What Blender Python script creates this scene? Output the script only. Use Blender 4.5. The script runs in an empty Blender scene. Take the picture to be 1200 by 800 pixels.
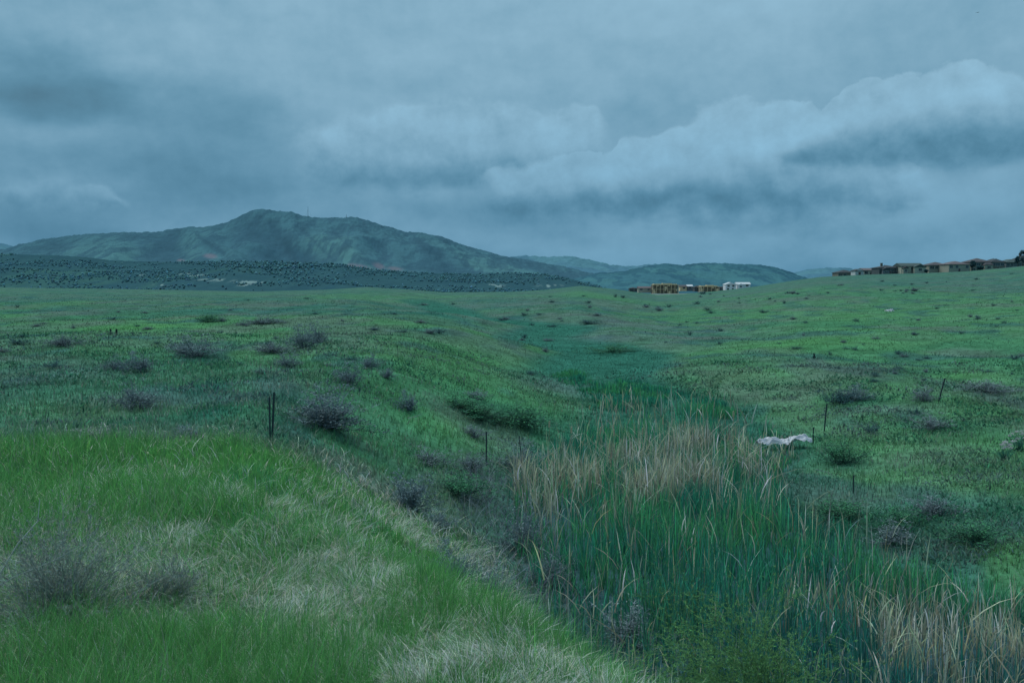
import bpy, bmesh, math, random
import numpy as np
from mathutils import Vector

random.seed(7)
rng = np.random.default_rng(11)
scene = bpy.context.scene
COL = scene.collection
CAMZ = 3.8
PITCH = math.atan(70 / 1167.0)
F = 1167.0
VEIL_TINT = np.array((1.0, .92, 1.12)); VEIL_LIFT = np.array((.014, .040, .052)); HAZE_TINT = np.array((1.1, 1.30, 1.38))     # teal haze veil and lifted shadows put into the vertex colours

# ------------------------------------------------------------------ helpers
def ray(px, py):
    a = (px - 600) / F
    b = (400 - py) / F
    c, s = math.cos(PITCH), math.sin(PITCH)
    return a, c + b * s, b * c - s          # x, y, z direction

def elev(px, py):
    """tangent of elevation per unit forward distance y and x/y"""
    a, dy, dz = ray(px, py)
    return a / dy, dz / dy

def vnoise(x, y, seed=0):
    x = np.asarray(x, float); y = np.asarray(y, float)
    xi = np.floor(x); yi = np.floor(y)
    fx = x - xi; fy = y - yi
    fx = fx * fx * (3 - 2 * fx); fy = fy * fy * (3 - 2 * fy)
    xi = xi.astype(np.int64); yi = yi.astype(np.int64)
    def h(a, b):
        n = (a * 374761393 + b * 668265263 + seed * 974634777) & 0x7fffffff
        n = ((n ^ (n >> 13)) * 1274126177) & 0x7fffffff
        n = (n ^ (n >> 16)) & 0xffff
        return n / 65535.0
    return ((h(xi, yi) * (1 - fx) + h(xi + 1, yi) * fx) * (1 - fy)
            + (h(xi, yi + 1) * (1 - fx) + h(xi + 1, yi + 1) * fx) * fy)

def fbm(x, y, oct=4, seed=0):
    s = 0; a = .5; t = 0
    for i in range(oct):
        s = s + a * vnoise(x * 2 ** i + 17.3 * i, y * 2 ** i - 9.1 * i, seed + i)
        t += a; a *= .5
    return s / t                                      # 0..1

def sstep(a, b, x):
    t = np.clip((x - a) / (b - a), 0, 1)
    return t * t * (3 - 2 * t)

def lerp(a, b, t):
    return a + (b - a) * t

def mix3(a, b, t):
    t = np.asarray(t)[..., None]
    return a * (1 - t) + np.asarray(b) * t

def tag(o, label=None, cat=None, group=None, kind=None):
    if label: o['label'] = label
    if cat: o['category'] = cat
    if group: o['group'] = group
    if kind: o['kind'] = kind
    return o

def link(name, me, mat=None, parent=None):
    o = bpy.data.objects.new(name, me)
    COL.objects.link(o)
    if mat and not me.materials: me.materials.append(mat)
    if parent: o.parent = parent
    return o

def empty(name, loc, rz=0, sc=(1, 1, 1)):
    o = bpy.data.objects.new(name, None); COL.objects.link(o)
    o.location = loc; o.rotation_euler = (0, 0, rz); o.scale = sc
    o.empty_display_size = .2
    return o

def copy_tree(o, parent=None):
    c = o.copy(); COL.objects.link(c); c.parent = parent
    for ch in list(o.children): copy_tree(ch, c)
    return c

def np_mesh(name, V, T, colv=None, smooth=False, far=False):
    """V (n,3), T (m,3 or 4)"""
    me = bpy.data.meshes.new(name)
    V = np.ascontiguousarray(V, np.float32); T = np.ascontiguousarray(T, np.int32)
    k = T.shape[1]
    me.vertices.add(len(V)); me.vertices.foreach_set('co', V.ravel())
    me.loops.add(T.size); me.loops.foreach_set('vertex_index', T.ravel())
    me.polygons.add(len(T))
    me.polygons.foreach_set('loop_start', np.arange(0, T.size, k, dtype=np.int32))
    if smooth: me.polygons.foreach_set('use_smooth', np.ones(len(T), bool))
    if colv is not None:
        at = me.color_attributes.new('Col', 'FLOAT_COLOR', 'POINT')
        c = np.ones((len(V), 4), np.float32); c[:, :3] = np.clip(np.asarray(colv) * HAZE_TINT if far else np.asarray(colv) * VEIL_TINT + VEIL_LIFT, 0, .85)
        at.data.foreach_set('color', c.ravel())
    me.update(calc_edges=True)
    return me

# ------------------------------------------------------------------ materials
def new_mat(name):
    m = bpy.data.materials.new(name); m.use_nodes = True
    nt = m.node_tree; nt.nodes.clear()
    out = nt.nodes.new('ShaderNodeOutputMaterial')
    return m, nt, out

def solid(name, col, rough=.8, var=.25, scale=3.0, metal=0.0):
    m, nt, out = new_mat(name)
    b = nt.nodes.new('ShaderNodeBsdfPrincipled')
    b.inputs['Roughness'].default_value = rough
    b.inputs['Metallic'].default_value = metal
    b.inputs['Specular IOR Level'].default_value = .25
    tc = nt.nodes.new('ShaderNodeTexCoord')
    n = nt.nodes.new('ShaderNodeTexNoise'); n.inputs['Scale'].default_value = scale
    n.inputs['Detail'].default_value = 5
    nt.links.new(tc.outputs['Object'], n.inputs['Vector'])
    r = nt.nodes.new('ShaderNodeMix'); r.data_type = 'RGBA'
    r.inputs['A'].default_value = (*[c * (1 - var) for c in col], 1)
    r.inputs['B'].default_value = (*[min(1, c * (1 + var)) for c in col], 1)
    nt.links.new(n.outputs['Fac'], r.inputs['Factor'])
    nt.links.new(r.outputs['Result'], b.inputs['Base Color'])
    nt.links.new(b.outputs[0], out.inputs[0])
    return m

def foliage_mat(name, transl=.35, up=1.6):
    m, nt, out = new_mat(name)
    at = nt.nodes.new('ShaderNodeAttribute'); at.attribute_name = 'Col'
    d = nt.nodes.new('ShaderNodeBsdfDiffuse')
    t = nt.nodes.new('ShaderNodeBsdfTranslucent')
    mx = nt.nodes.new('ShaderNodeMixShader'); mx.inputs[0].default_value = transl
    if up:          # blades borrow most of the sward's upward normal, as a field of them scatters light
        ge = nt.nodes.new('ShaderNodeNewGeometry'); va = nt.nodes.new('ShaderNodeVectorMath'); va.operation = 'ADD'
        nt.links.new(ge.outputs['Normal'], va.inputs[0]); va.inputs[1].default_value = (0, 0, up)
        vn = nt.nodes.new('ShaderNodeVectorMath'); vn.operation = 'NORMALIZE'
        nt.links.new(va.outputs[0], vn.inputs[0]); nt.links.new(vn.outputs[0], d.inputs['Normal'])
    nt.links.new(at.outputs['Color'], d.inputs[0]); nt.links.new(at.outputs['Color'], t.inputs[0])
    nt.links.new(d.outputs[0], mx.inputs[1]); nt.links.new(t.outputs[0], mx.inputs[2])
    nt.links.new(mx.outputs[0], out.inputs[0])
    return m

def ground_mat(name, scales=(0.35, 2.2, 9.0), amt=(.35, .35, .25), bump=.25):
    m, nt, out = new_mat(name)
    N = nt.nodes; L = nt.links
    at = N.new('ShaderNodeAttribute'); at.attribute_name = 'Col'
    tc = N.new('ShaderNodeTexCoord')
    val = None
    for s, a in zip(scales, amt):
        n = N.new('ShaderNodeTexNoise'); n.inputs['Scale'].default_value = s
        n.inputs['Detail'].default_value = 6; n.inputs['Roughness'].default_value = .65
        L.new(tc.outputs['Object'], n.inputs['Vector'])
        mr = N.new('ShaderNodeMapRange')
        mr.inputs['From Min'].default_value = .3; mr.inputs['From Max'].default_value = .7
        mr.inputs['To Min'].default_value = 1 - a; mr.inputs['To Max'].default_value = 1 + a
        L.new(n.outputs['Fac'], mr.inputs['Value'])
        if val is None: val = mr.outputs[0]
        else:
            k = N.new('ShaderNodeMath'); k.operation = 'MULTIPLY'
            L.new(val, k.inputs[0]); L.new(mr.outputs[0], k.inputs[1]); val = k.outputs[0]
    vm = N.new('ShaderNodeVectorMath'); vm.operation = 'SCALE'
    L.new(at.outputs['Color'], vm.inputs[0]); L.new(val, vm.inputs['Scale'])
    b = N.new('ShaderNodeBsdfDiffuse')
    L.new(vm.outputs[0], b.inputs[0])
    bp = N.new('ShaderNodeBump'); bp.inputs['Strength'].default_value = bump
    bp.inputs['Distance'].default_value = .3
    L.new(val, bp.inputs['Height']); L.new(bp.outputs[0], b.inputs['Normal'])
    L.new(b.outputs[0], out.inputs[0])
    return m

M_BLADE = foliage_mat('grass_blade', .3, 2.2)
M_REED = foliage_mat('reed', .35, 1.0)
M_TWIG = foliage_mat('twig', .1, 1.0)
M_GROUND = ground_mat('ground_cover')
M_HILL = ground_mat('hill_cover', (.004, .02, .07), (.04, .08, .12), 0)
M_FAR = ground_mat('mountain_cover', (.002, .008, .025), (.03, .06, .12), 0)

# ------------------------------------------------------------------ terrain height
LINE = np.array([  # x, y, half width, floor z, bank width
    (45, 3, 4.5, -3.3, 5), (14, 10.5, 5, -3.2, 5), (8, 14.5, 5.0, -3.2, 4.5), (5.4, 20, 4.4, -3.1, 6.5),
    (4.1, 27, 3.8, -3.0, 8), (4.4, 33, 4.0, -3.0, 9), (7.4, 42, 4.2, -3.0, 11), (8.2, 55, 3.2, -3.0, 13),
    (5.2, 70, 2.0, -2.9, 13), (9.8, 92, 1.5, -3.1, 15), (3, 112, 1.3, -2.7, 16), (7, 135, 1.2, -2.4, 16),
    (-9, 165, 1.5, -2.5, 20), (-14, 215, 1.5, -2.2, 22), (-30, 300, 1.0, -1.6, 40)], float)

def gully(x, y):
    """distance past the floor edge, floor z, bank width (vectorised)"""
    best = np.full(np.shape(x), 1e9); fz = np.zeros_like(best); bw = np.ones_like(best); hw = np.ones_like(best)
    for a, b in zip(LINE[:-1], LINE[1:]):
        d = b[:2] - a[:2]
        t = np.clip(((x - a[0]) * d[0] + (y - a[1]) * d[1]) / (d @ d), 0, 1)
        dist = np.hypot(x - a[0] - t * d[0], y - a[1] - t * d[1])
        w = a[2] + t * (b[2] - a[2])
        e = dist - w
        m = e < best
        best = np.where(m, e, best)
        fz = np.where(m, a[3] + t * (b[3] - a[3]), fz)
        bw = np.where(m, a[4] + t * (b[4] - a[4]), bw)
        hw = np.where(m, w, hw)
    return best, fz, bw, hw

SKY_PX = [-600, 0, 120, 200, 300, 380, 430, 470, 520, 600, 640, 680, 720, 745, 770, 800, 840, 870, 900, 930, 960, 1020, 1080, 1130, 1200, 1500, 2200]
SKY_PY = [332, 337, 338.5, 340, 342, 340, 336.5, 339, 343, 342.5, 340, 335, 339, 343, 346, 345, 341.5, 338, 333.5, 328.5, 324.5, 321.5, 320, 318, 311.5, 298, 280]
def H(x, y):
    x = np.asarray(x, float); y = np.asarray(y, float)
    ys = np.maximum(y, 4.0)
    px = np.clip(600 + F * x / ys * 1.0, -600, 2200)
    xc = np.interp(ys, [8, 14.5, 20, 27, 33, 42, 55, 70, 95, 122, 160, 215, 300], [12, 8, 5.5, 4, 5, 7, 8, 7, 8, 5, -3, -6, -10])
    wide = 8 + ys * .12
    side = sstep(-.5, 1.0, (x - xc) / wide)
    plat = lerp(0.0, -2.15, side)
    plat = plat + .45 * (fbm(x / 7 + 3, y / 7, 3, 5) - .5) + .22 * (fbm(x / 1.6, y / 1.6, 3, 6) - .5) + sstep(20, 60, ys) * 1.3 * (fbm(x / 26, y / 26, 3, 9) - .5)
    # slow fall from the left crest to the fence then up again
    Rc = np.interp(px, [0, 700, 900, 1200], [600, 600, 520, 480])
    sp = np.interp(px, SKY_PX, SKY_PY)
    dz = np.tan(np.arctan((400 - sp) / F) - PITCH)
    zc = CAMZ + dz * Rc
    f = np.clip((ys - 60) / (Rc - 60), 0, 1)
    bumps = 2.2 * (fbm(x / 60 + 7, y / 60, 4, 21) - .5) * sstep(60, 130, ys) * sstep(1.0, .75, f)
    z = lerp(plat, zc, f ** 1.05) + bumps
    # beyond the crest the ground drops away
    zz = lerp(zc, np.minimum(-6.4, zc - 5), sstep(1.03, 1.4, ys / Rc))
    zz = lerp(zz, -30, sstep(1000, 1700, ys))
    z = np.where(ys > Rc, zz, z)
    e, fz, bw, hw = gully(x, y)
    t = sstep(0, 1, (e + .9 * (fbm(x / 1.8, y / 1.8, 3, 55) - .5) * sstep(70, 30, ys)) / bw)
    fzn = np.minimum(fz + .12 * (fbm(x / 2, y / 2, 2, 3) - .5), z)
    z = lerp(fzn, z, t)
    return z

def hit(px, py, far=900):
    a, dy, dz = ray(px, py)
    ts = np.geomspace(5, far, 1500)
    X = a * ts; Y = dy * ts; Z = CAMZ + dz * ts
    b = np.nonzero(Z < H(X, Y))[0]
    if len(b) == 0:
        g = int(np.argmin(Z - H(X, Y)))
        i = g
        return float(X[i]), float(Y[i]), float(H(X[i], Y[i]))
    i = b[0]
    t0, t1 = ts[max(i - 1, 0)], ts[i]
    for _ in range(12):
        t = (t0 + t1) / 2
        if CAMZ + dz * t < float(H(a * t, dy * t)): t1 = t
        else: t0 = t
    t = t1
    return a * t, dy * t, float(H(a * t, dy * t))

# ------------------------------------------------------------------ colour of the vegetation
C_BRIGHT = np.array((.068, .245, .034)); C_MID = np.array((.054, .148, .052)); C_DEEP = np.array((.020, .115, .055))
C_GREY = np.array((.092, .148, .092)); C_DRY = np.array((.26, .31, .22)); C_SOIL = np.array((.035, .065, .070))
C_DARK = np.array((.022, .070, .062))

def near_meadow(x, y):
    return sstep(1.0, -1.0, y - (24.0 + .13 * (x + 3)) - 1.6 * (fbm(x / 2.5, y / 2.5, 2, 31) - .5)) * (x < 3)

def blob(x, y, cx, cy, rx, ry):
    return np.exp(-(((x - cx) / rx) ** 2 + ((y - cy) / ry) ** 2))

def veg(x, y):
    """returns base colour, dryness, lushness"""
    n1 = fbm(x / 5, y / 5, 4, 41); n2 = fbm(x / 14 + 5, y / 20, 4, 43); n3 = fbm(x / 45, y / 60, 3, 47)
    c = np.broadcast_to(C_MID, np.shape(x) + (3,)).copy()
    c = mix3(c, C_GREY, sstep(.44, .62, n1) * .6)
    c = mix3(c, C_DEEP, sstep(.52, .64, n2) * .6)
    c = mix3(c, C_BRIGHT, sstep(.50, .66, n3) * .45)
    c = mix3(c, C_DARK, sstep(.58, .72, fbm(x / 3.1, y / 6.5, 3, 49)) * .55)
    c = mix3(c, np.array((.105, .125, .082)), sstep(.56, .70, fbm(x / 7.3 + 2, y / 16, 4, 53)) * .5)
    e, fz, bw, hw = gully(x, y)
    # damp bottoms are deeper green, more so far up the swale
    damp = sstep(2.5, -.5, e - 3 * sstep(55, 85, y))
    c = mix3(c, np.array((.016, .105, .048)), damp * .85)
    nm = near_meadow(x, y) * sstep(0, 3, e)
    c = mix3(c, lerp(C_BRIGHT, C_MID, .15), nm * (.6 + .4 * sstep(.35, .55, n2)))
    # yellow green band behind the brush on the left, and the bright low rise
    for (bx, by, rx, ry, k) in BANDS:
        c = mix3(c, C_BRIGHT, k * blob(x, y, bx, by, rx, ry))
    for (bx, by, rx, ry, k) in DARKS:
        c = mix3(c, np.array((.016, .110, .045)), k * blob(x, y, bx, by, rx, ry))
    for (bx, by, rx, ry, k) in PALES:
        c = mix3(c, np.array((.115, .170, .120)), k * blob(x, y, bx, by, rx, ry))
    # aerial softening: distance haze put into the turf colour
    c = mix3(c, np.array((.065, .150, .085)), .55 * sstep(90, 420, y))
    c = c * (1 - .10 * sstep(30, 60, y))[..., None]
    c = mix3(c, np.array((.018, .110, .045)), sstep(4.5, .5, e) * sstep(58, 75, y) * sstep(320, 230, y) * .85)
    return c, n1, nm

def patch(px, py, wpx, hpx, k):
    x, y, z = hit(px, py)
    x2, y2, z2 = hit(px, py + hpx / 2)
    x3, y3, z3 = hit(px, py - hpx / 2)
    return (x, y, wpx / 2 / F * y, max(.4, abs(y3 - y2) / 2), k)

BANDS = []; DARKS = []; PALES = []
BANDS = [patch(*a) for a in [(170, 383, 120, 9, .9), (330, 392, 90, 10, .5), (600, 428, 180, 26, .55), (520, 500, 120, 30, .4),
                             (300, 560, 420, 60, .8), (950, 400, 170, 16, .6), (690, 345, 90, 8, .8), (1130, 440, 120, 16, .6), (1000, 372, 150, 12, .35),
                             (560, 440, 200, 30, .35), (880, 440, 120, 20, .3), (430, 350, 110, 10, .3), (50, 480, 120, 18, .3)]]
DARKS = [patch(*a) for a in [(245, 455, 50, 18, .9), (245, 485, 90, 18, .9), (150, 495, 60, 14, .8), (30, 430, 60, 14, .5), (100, 370, 90, 10, .4),
                             (720, 408, 45, 12, 1), (660, 434, 70, 14, .7), (520, 370, 70, 4, .9), (480, 366, 120, 4, .6), (500, 387, 60, 6, .7),
                             (1010, 470, 60, 16, .6), (620, 493, 160, 24, .6), (980, 540, 60, 30, .6), (1120, 500, 120, 26, .4),
                             (960, 650, 100, 40, .5), (1080, 590, 40, 16, .5), (150, 420, 140, 12, .3)]]
PALES = [patch(*a) for a in [(120, 517, 380, 12, .5), (640, 450, 110, 22, .7), (150, 470, 150, 22, .55), (420, 520, 200, 14, .35), (80, 440, 120, 16, .4), (1130, 540, 140, 30, .3),
                             (1150, 455, 120, 14, .6), (560, 358, 200, 6, .4), (1050, 480, 130, 12, .5), (700, 375, 160, 12, .3), (330, 450, 90, 14, .4),
                             (1000, 590, 120, 24, .3), (680, 395, 200, 12, .4), (380, 400, 120, 18, .35)]]

# ------------------------------------------------------------------ ground sheet
def make_ground():
    th = np.concatenate([np.linspace(-180, -42, 46)[:-1], np.linspace(-42, 42, 760), np.linspace(42, 180, 46)[1:]])
    th = np.radians(th)
    r = np.concatenate([[0.0, 2.0], np.geomspace(4, 60, 150), np.geomspace(60, 700, 230)[1:], np.geomspace(700, 16000, 60)[1:]])
    R, T = np.meshgrid(r, th, indexing='ij')
    X = R * np.sin(T); Y = R * np.cos(T)
    Z = H(X, Y)
    back = Y < 4
    Z = np.where(back & (R > 900), -30 * np.ones_like(Z), Z)
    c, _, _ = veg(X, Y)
    c = c * .98 * (1 + .5 * (fbm(X / .5, Y / .8, 3, 151) - .5) * sstep(80, 30, Y))[..., None]
    # bare pale building pad and far plain
    e, fz, bw, hw = gully(X, Y)
    c = mix3(c, C_SOIL, sstep(1.0, -.5, e) * sstep(46, 36, Y) * .8)
    PX = 600 + F * X / np.maximum(Y, 4)
    pad = sstep(735, 750, PX) * sstep(885, 860, PX) * sstep(640, 700, Y) * sstep(1100, 1000, Y)
    c = mix3(c, np.array((.30, .30, .23)), pad * .9)
    c = mix3(c, np.array((.05, .10, .085)), sstep(1100, 1500, Y) * .9)
    n0, n1 = X.shape
    V = np.stack([X, Y, Z], -1).reshape(-1, 3)
    i = np.arange(n0 - 1)[:, None] * n1 + np.arange(n1 - 1)[None]
    Q = np.stack([i, i + n1, i + n1 + 1, i + 1], -1).reshape(-1, 4)
    me = np_mesh('ground', V, Q, c.reshape(-1, 3), True)
    o = link('ground', me, M_GROUND)
    tag(o, 'rolling green prairie ground with a reedy gully running through it', 'ground', kind='structure')
make_ground()

# ------------------------------------------------------------------ ribbons (blades, leaves, twigs)
def ribbon_arrays(P, h, w, az, lean, curl, col, segs=2, face=None, basedark=.85, wpow=.7):
    n = len(P)
    ts = np.linspace(0, 1, segs + 1)
    d = np.stack([np.cos(az), np.sin(az), np.zeros(n)], -1)
    if face is None: face = az + np.pi / 2 + rng.normal(0, .9, n)
    s = np.stack([np.cos(face), np.sin(face), np.zeros(n)], -1)
    nv = 2 * segs + 1
    V = np.empty((n, nv, 3)); C = np.empty((n, nv, 3))
    for k, t in enumerate(ts):
        off = (lean * t + curl * t * t) * h
        zz = h * (t - np.clip(np.abs(curl) * .45 + np.maximum(np.abs(lean) - .6, 0) * .3, 0, .95) * t ** 2.5)
        c = P + d * off[:, None]; c[:, 2] += zz
        g = basedark + (1.08 - basedark) * t ** .8  # darker towards the foot: self-shading put into the blade colour
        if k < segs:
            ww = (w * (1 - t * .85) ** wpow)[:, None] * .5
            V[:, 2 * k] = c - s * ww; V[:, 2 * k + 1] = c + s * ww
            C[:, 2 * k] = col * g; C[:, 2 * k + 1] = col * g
        else:
            V[:, 2 * k] = c; C[:, 2 * k] = col * g
    tri = []
    for k in range(segs - 1):
        a = 2 * k
        tri += [(a, a + 1, a + 3), (a, a + 3, a + 2)]
    a = 2 * (segs - 1)
    tri += [(a, a + 1, a + 2)]
    tri = np.array(tri)
    T = (np.arange(n)[:, None, None] * nv + tri[None]).reshape(-1, 3)
    return V.reshape(-1, 3), T, C.reshape(-1, 3)

def join(parts):
    V = []; T = []; C = []; o = 0
    for v, t, c in parts:
        V.append(v); T.append(t + o); C.append(c); o += len(v)
    return np.concatenate(V), np.concatenate(T), np.concatenate(C)

def stuff(name, parts, mat, label, cat, far=False):
    me = np_mesh(name, *join(parts), False, far)
    o = link(name, me, mat)
    return tag(o, label, cat, kind='stuff')

def polar(n, r0, r1, a0=-31, a1=31, p=0.0):
    """points with per-area density ~ 1/r^2 (p=0)"""
    u = rng.random(n)
    if p == 0: r = r0 * (r1 / r0) ** u
    else: r = (r0 ** p + u * (r1 ** p - r0 ** p)) ** (1 / p)
    a = np.radians(rng.uniform(a0, a1, n))
    return r * np.sin(a), r * np.cos(a), r

def jitter(c, k):
    n = len(c)
    v = np.exp(rng.normal(0, k, (n, 1)))
    hue = rng.normal(0, k * .35, (n, 3)); hue[:, 1] *= .3
    return np.clip(c * v * (1 + hue), .003, .9)

def hash2(a, b, seed):
    v = np.sin(a * 127.1 + b * 311.7 + seed * 74.7) * 43758.5453
    return v - np.floor(v)
def clump(x, y, size, frac, seed):
    """pull points into irregular tufts"""
    cx = np.floor(x / size); cy = np.floor(y / size)
    tx = (cx + hash2(cx, cy, seed)) * size; ty = (cy + hash2(cx, cy, seed + 9)) * size
    f = frac * rng.random(len(x)) ** .5
    return x + (tx - x) * f, y + (ty - y) * f

# ---- 1. living grass over the whole meadow
def make_grass():
    n = 470000
    x, y, r = polar(n, 8.5, 330, p=-.75)
    e, fz, bw, hw = gully(x, y)
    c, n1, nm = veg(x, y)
    x, y = clump(x, y, .3, .5 * sstep(60, 20, r), 5)
    hgt = lerp(.17, .30, nm) * np.exp(rng.normal(0, .28, n)) * lerp(1, 1.5, sstep(.45, .65, fbm(x / 3, y / 3, 3, 71)))
    hgt = hgt * lerp(1.0, .62, sstep(30, 90, r))
    w = np.maximum(.007, .00065 * r) * rng.uniform(.6, 1.5, n)
    keep = (rng.random(n) < lerp(.75, 1.0, nm)) & ~((e < -.6) & (y < 42) & (rng.random(n) < .85))
    dry = sstep(.50, .66, fbm(x / 1.7, y / 1.7, 4, 61)) * .55
    isdry = rng.random(n) < (.10 + dry * .45) * lerp(1.0, .35, nm) * lerp(1, .35, sstep(40, 160, r))
    col = np.where(isdry[:, None], lerp(c, C_DRY * 1.0, .62), c * 1.25)
    col = lerp(col * 1.0, jitter(col, .24), sstep(90, 14, r)[:, None] * .88 + .12)
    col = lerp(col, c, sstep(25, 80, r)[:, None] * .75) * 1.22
    P = np.stack([x, y, H(x, y) - .02], -1)
    az = rng.uniform(0, 2 * np.pi, n)
    k = keep
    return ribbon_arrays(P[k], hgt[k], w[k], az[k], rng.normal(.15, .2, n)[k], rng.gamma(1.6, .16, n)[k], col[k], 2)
g1 = make_grass()
stuff('meadow_grass', [g1], M_BLADE, 'green meadow grass blades covering the prairie slopes', 'grass')

def dry_density(x, y, e):
    px = 600 + F * x / y
    nn = fbm(x / 1.1, y / 1.1, 4, 91); n2 = fbm(x / 3.2 + 4, y / 3.2, 3, 95)
    # bank shoulder follows the gully, foreground band grows towards the camera
    bank = 1.25 * np.exp(-((e - 3.0) / 1.8) ** 2) * sstep(28, 20, y) * (x < 4)
    fore = 1.4 * sstep(15.5, 10.2, y + .25 * np.minimum(x, 0) * 0) * sstep(-7.5, -4, x) * (x < 4)
    leftp = 1.0 * blob(x, y, -7.2, 13, 2.6, 4.5)
    mid = .45 * sstep(22, 14, y) * (x < 2) * sstep(-11, -4, x)
    nz = .6 * nn + .4 * n2
    d = (bank * .9 + leftp + mid) * sstep(.37, .54, nz) + fore * sstep(.24, .46, nz)
    base = (.10 + .45 * sstep(21, 11, y)) * (.35 + .65 * sstep(.46, .60, fbm(x / .7, y / .7, 3, 96)))
    return np.clip(d + base * (y < 25) * (x < 3) * (e > 1), 0, 1.1)
# ---- 2. lush long blades of the near meadow
def make_lush():
    n = 230000
    x, y, r = polar(n, 8.0, 27, -31, 14)
    e, fz, bw, hw = gully(x, y)
    nm = near_meadow(x, y)
    pxx = 600 + F * x / y
    dryz = dry_density(x, y, e)
    keep = (rng.random(n) < nm * (1 - .72 * np.clip(dryz, 0, 1))) & (e > 1.2 + 2.4 * fbm(x / 1.5, y / 1.5, 2, 85) * sstep(24, 16, y))
    nn = fbm(x / 1.6, y / 1.6, 4, 83)
    c = mix3(np.broadcast_to(C_BRIGHT * 1.75, (n, 3)), np.array((.060, .31, .085)), sstep(.42, .6, nn))
    c = mix3(c, np.array((.036, .24, .095)), sstep(15, 9, y) * .7)
    c = jitter(c, .42)
    hgt = rng.uniform(.09, .25, n) * lerp(1.0, 1.25, sstep(.4, .6, nn))
    w = rng.uniform(.006, .013, n) * np.maximum(1, r / 13)
    P = np.stack([x, y, H(x, y) - .02], -1)
    az = rng.normal(2.6, 1.3, n)
    k = keep
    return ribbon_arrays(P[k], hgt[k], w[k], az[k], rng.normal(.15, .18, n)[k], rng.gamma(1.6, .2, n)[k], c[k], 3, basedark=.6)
stuff('lush_grass', [make_lush()], M_BLADE, 'long bright green grass filling the near left meadow', 'grass')

# ---- 3. dry arching grass of the foreground and along the bank
def make_dry():
    n = 360000
    x, y, r = polar(n, 7.8, 30, -31, 31)
    e, fz, bw, hw = gully(x, y)
    px = 600 + F * x / y
    dens = dry_density(x, y, e)
    keep = (rng.random(n) < dens * .72) & (e > .6)
    x, y = clump(x, y, .30, .55, 15)
    c = np.broadcast_to(np.array((.50, .64, .42)), (n, 3)).copy()
    c = mix3(c, np.array((.20, .36, .15)), sstep(.4, .7, fbm(x / 2, y / 2, 2, 97)) * .7)
    c = mix3(c, np.array((.52, .60, .50)), (rng.random(n) < .3) * .9)
    c = jitter(c, .28)
    hgt = rng.uniform(.20, .46, n)
    w = rng.uniform(.006, .013, n) * np.maximum(1, r / 14)
    P = np.stack([x, y, H(x, y)], -1)
    az = 3.6 + 5 * (fbm(x / .8, y / .8, 2, 99) - .5) * 2 + rng.normal(0, .9, n)
    k = keep
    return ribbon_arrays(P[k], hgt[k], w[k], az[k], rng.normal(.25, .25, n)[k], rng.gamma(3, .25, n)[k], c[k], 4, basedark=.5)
stuff('dry_grass', [make_dry()], M_BLADE, 'pale dry arching grass along the foreground and bank', 'dry grass')

# ---- 4. low broad leaved weeds on the right bank and behind the fence
def make_weeds():
    n = 190000
    x, y, r = polar(n, 12, 75, -31, 31)
    e, fz, bw, hw = gully(x, y)
    nm = near_meadow(x, y)
    nn = fbm(x / 2.2, y / 2.2, 4, 101)
    px = 600 + F * x / y
    right = (px > 780) * 1.0
    keep = (nm < .2) & (e > -.3) & (rng.random(n) < sstep(.42, .6, nn) * lerp(.45, 1.0, right))
    c, n1, _ = veg(x, y)
    sel = fbm(x / 3, y / 3, 3, 107)
    c = mix3(c, np.array((.024, .150, .045)), sstep(.45, .62, sel) * .8)
    c = mix3(c, np.array((.10, .155, .125)), sstep(.50, .36, sel) * .65)
    c = jitter(c, .32)
    hgt = rng.uniform(.08, .30, n) * lerp(.8, 1.4, sstep(.5, .7, nn))
    w = rng.uniform(.02, .05, n) * np.maximum(1, r / 28)
    P = np.stack([x, y, H(x, y) + rng.uniform(-.02, .16, n)], -1)
    az = rng.uniform(0, 6.3, n); k = keep
    return ribbon_arrays(P[k], hgt[k] * .55, w[k], az[k], rng.normal(.6, .4, n)[k], rng.gamma(2, .2, n)[k], c[k], 2, basedark=.6, wpow=.3)
stuff('leafy_weeds', [make_weeds()], M_BLADE, 'low leafy green weeds between the grass on the slopes', 'weeds')

# ---- 5. cattails of the gully
def deadness(x, y):
    d = 1.2 * blob(x, y, 1.9, 30.5, 2.4, 3.0) + 1.1 * blob(x, y, 5.6, 33.5, 2.2, 4.4) + .9 * blob(x, y, 8.0, 39.0, 1.5, 2.2) + .9 * blob(x, y, 11.4, 38.5, .8, .8) + 1.6 * blob(x, y, 12.3, 37.6, .45, .5)
    d = d + 1.1 * blob(x, y, 7.4, 18.0, 2.2, 1.8) + 1.0 * blob(x, y, 10.6, 17.0, 1.6, 2.0) + .8 * blob(x, y, 8.2, 14.2, 2.4, 1.3) + .35 * blob(x, y, 6, 50, 3.0, 1.5) + .3 * blob(x, y, 8, 14, 5, 1.5)
    return d * sstep(.40, .62, fbm(x / .9 + 7, y / 1.3, 3, 141)) * 1.25
def reedtrim(x, y):
    # trampled low in front of the caught sheet
    return 1 - .62 * sstep(8.6, 9.6, x) * sstep(34, 36, y) * sstep(46, 42, y) - .25 * sstep(48, 58, y)
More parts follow.
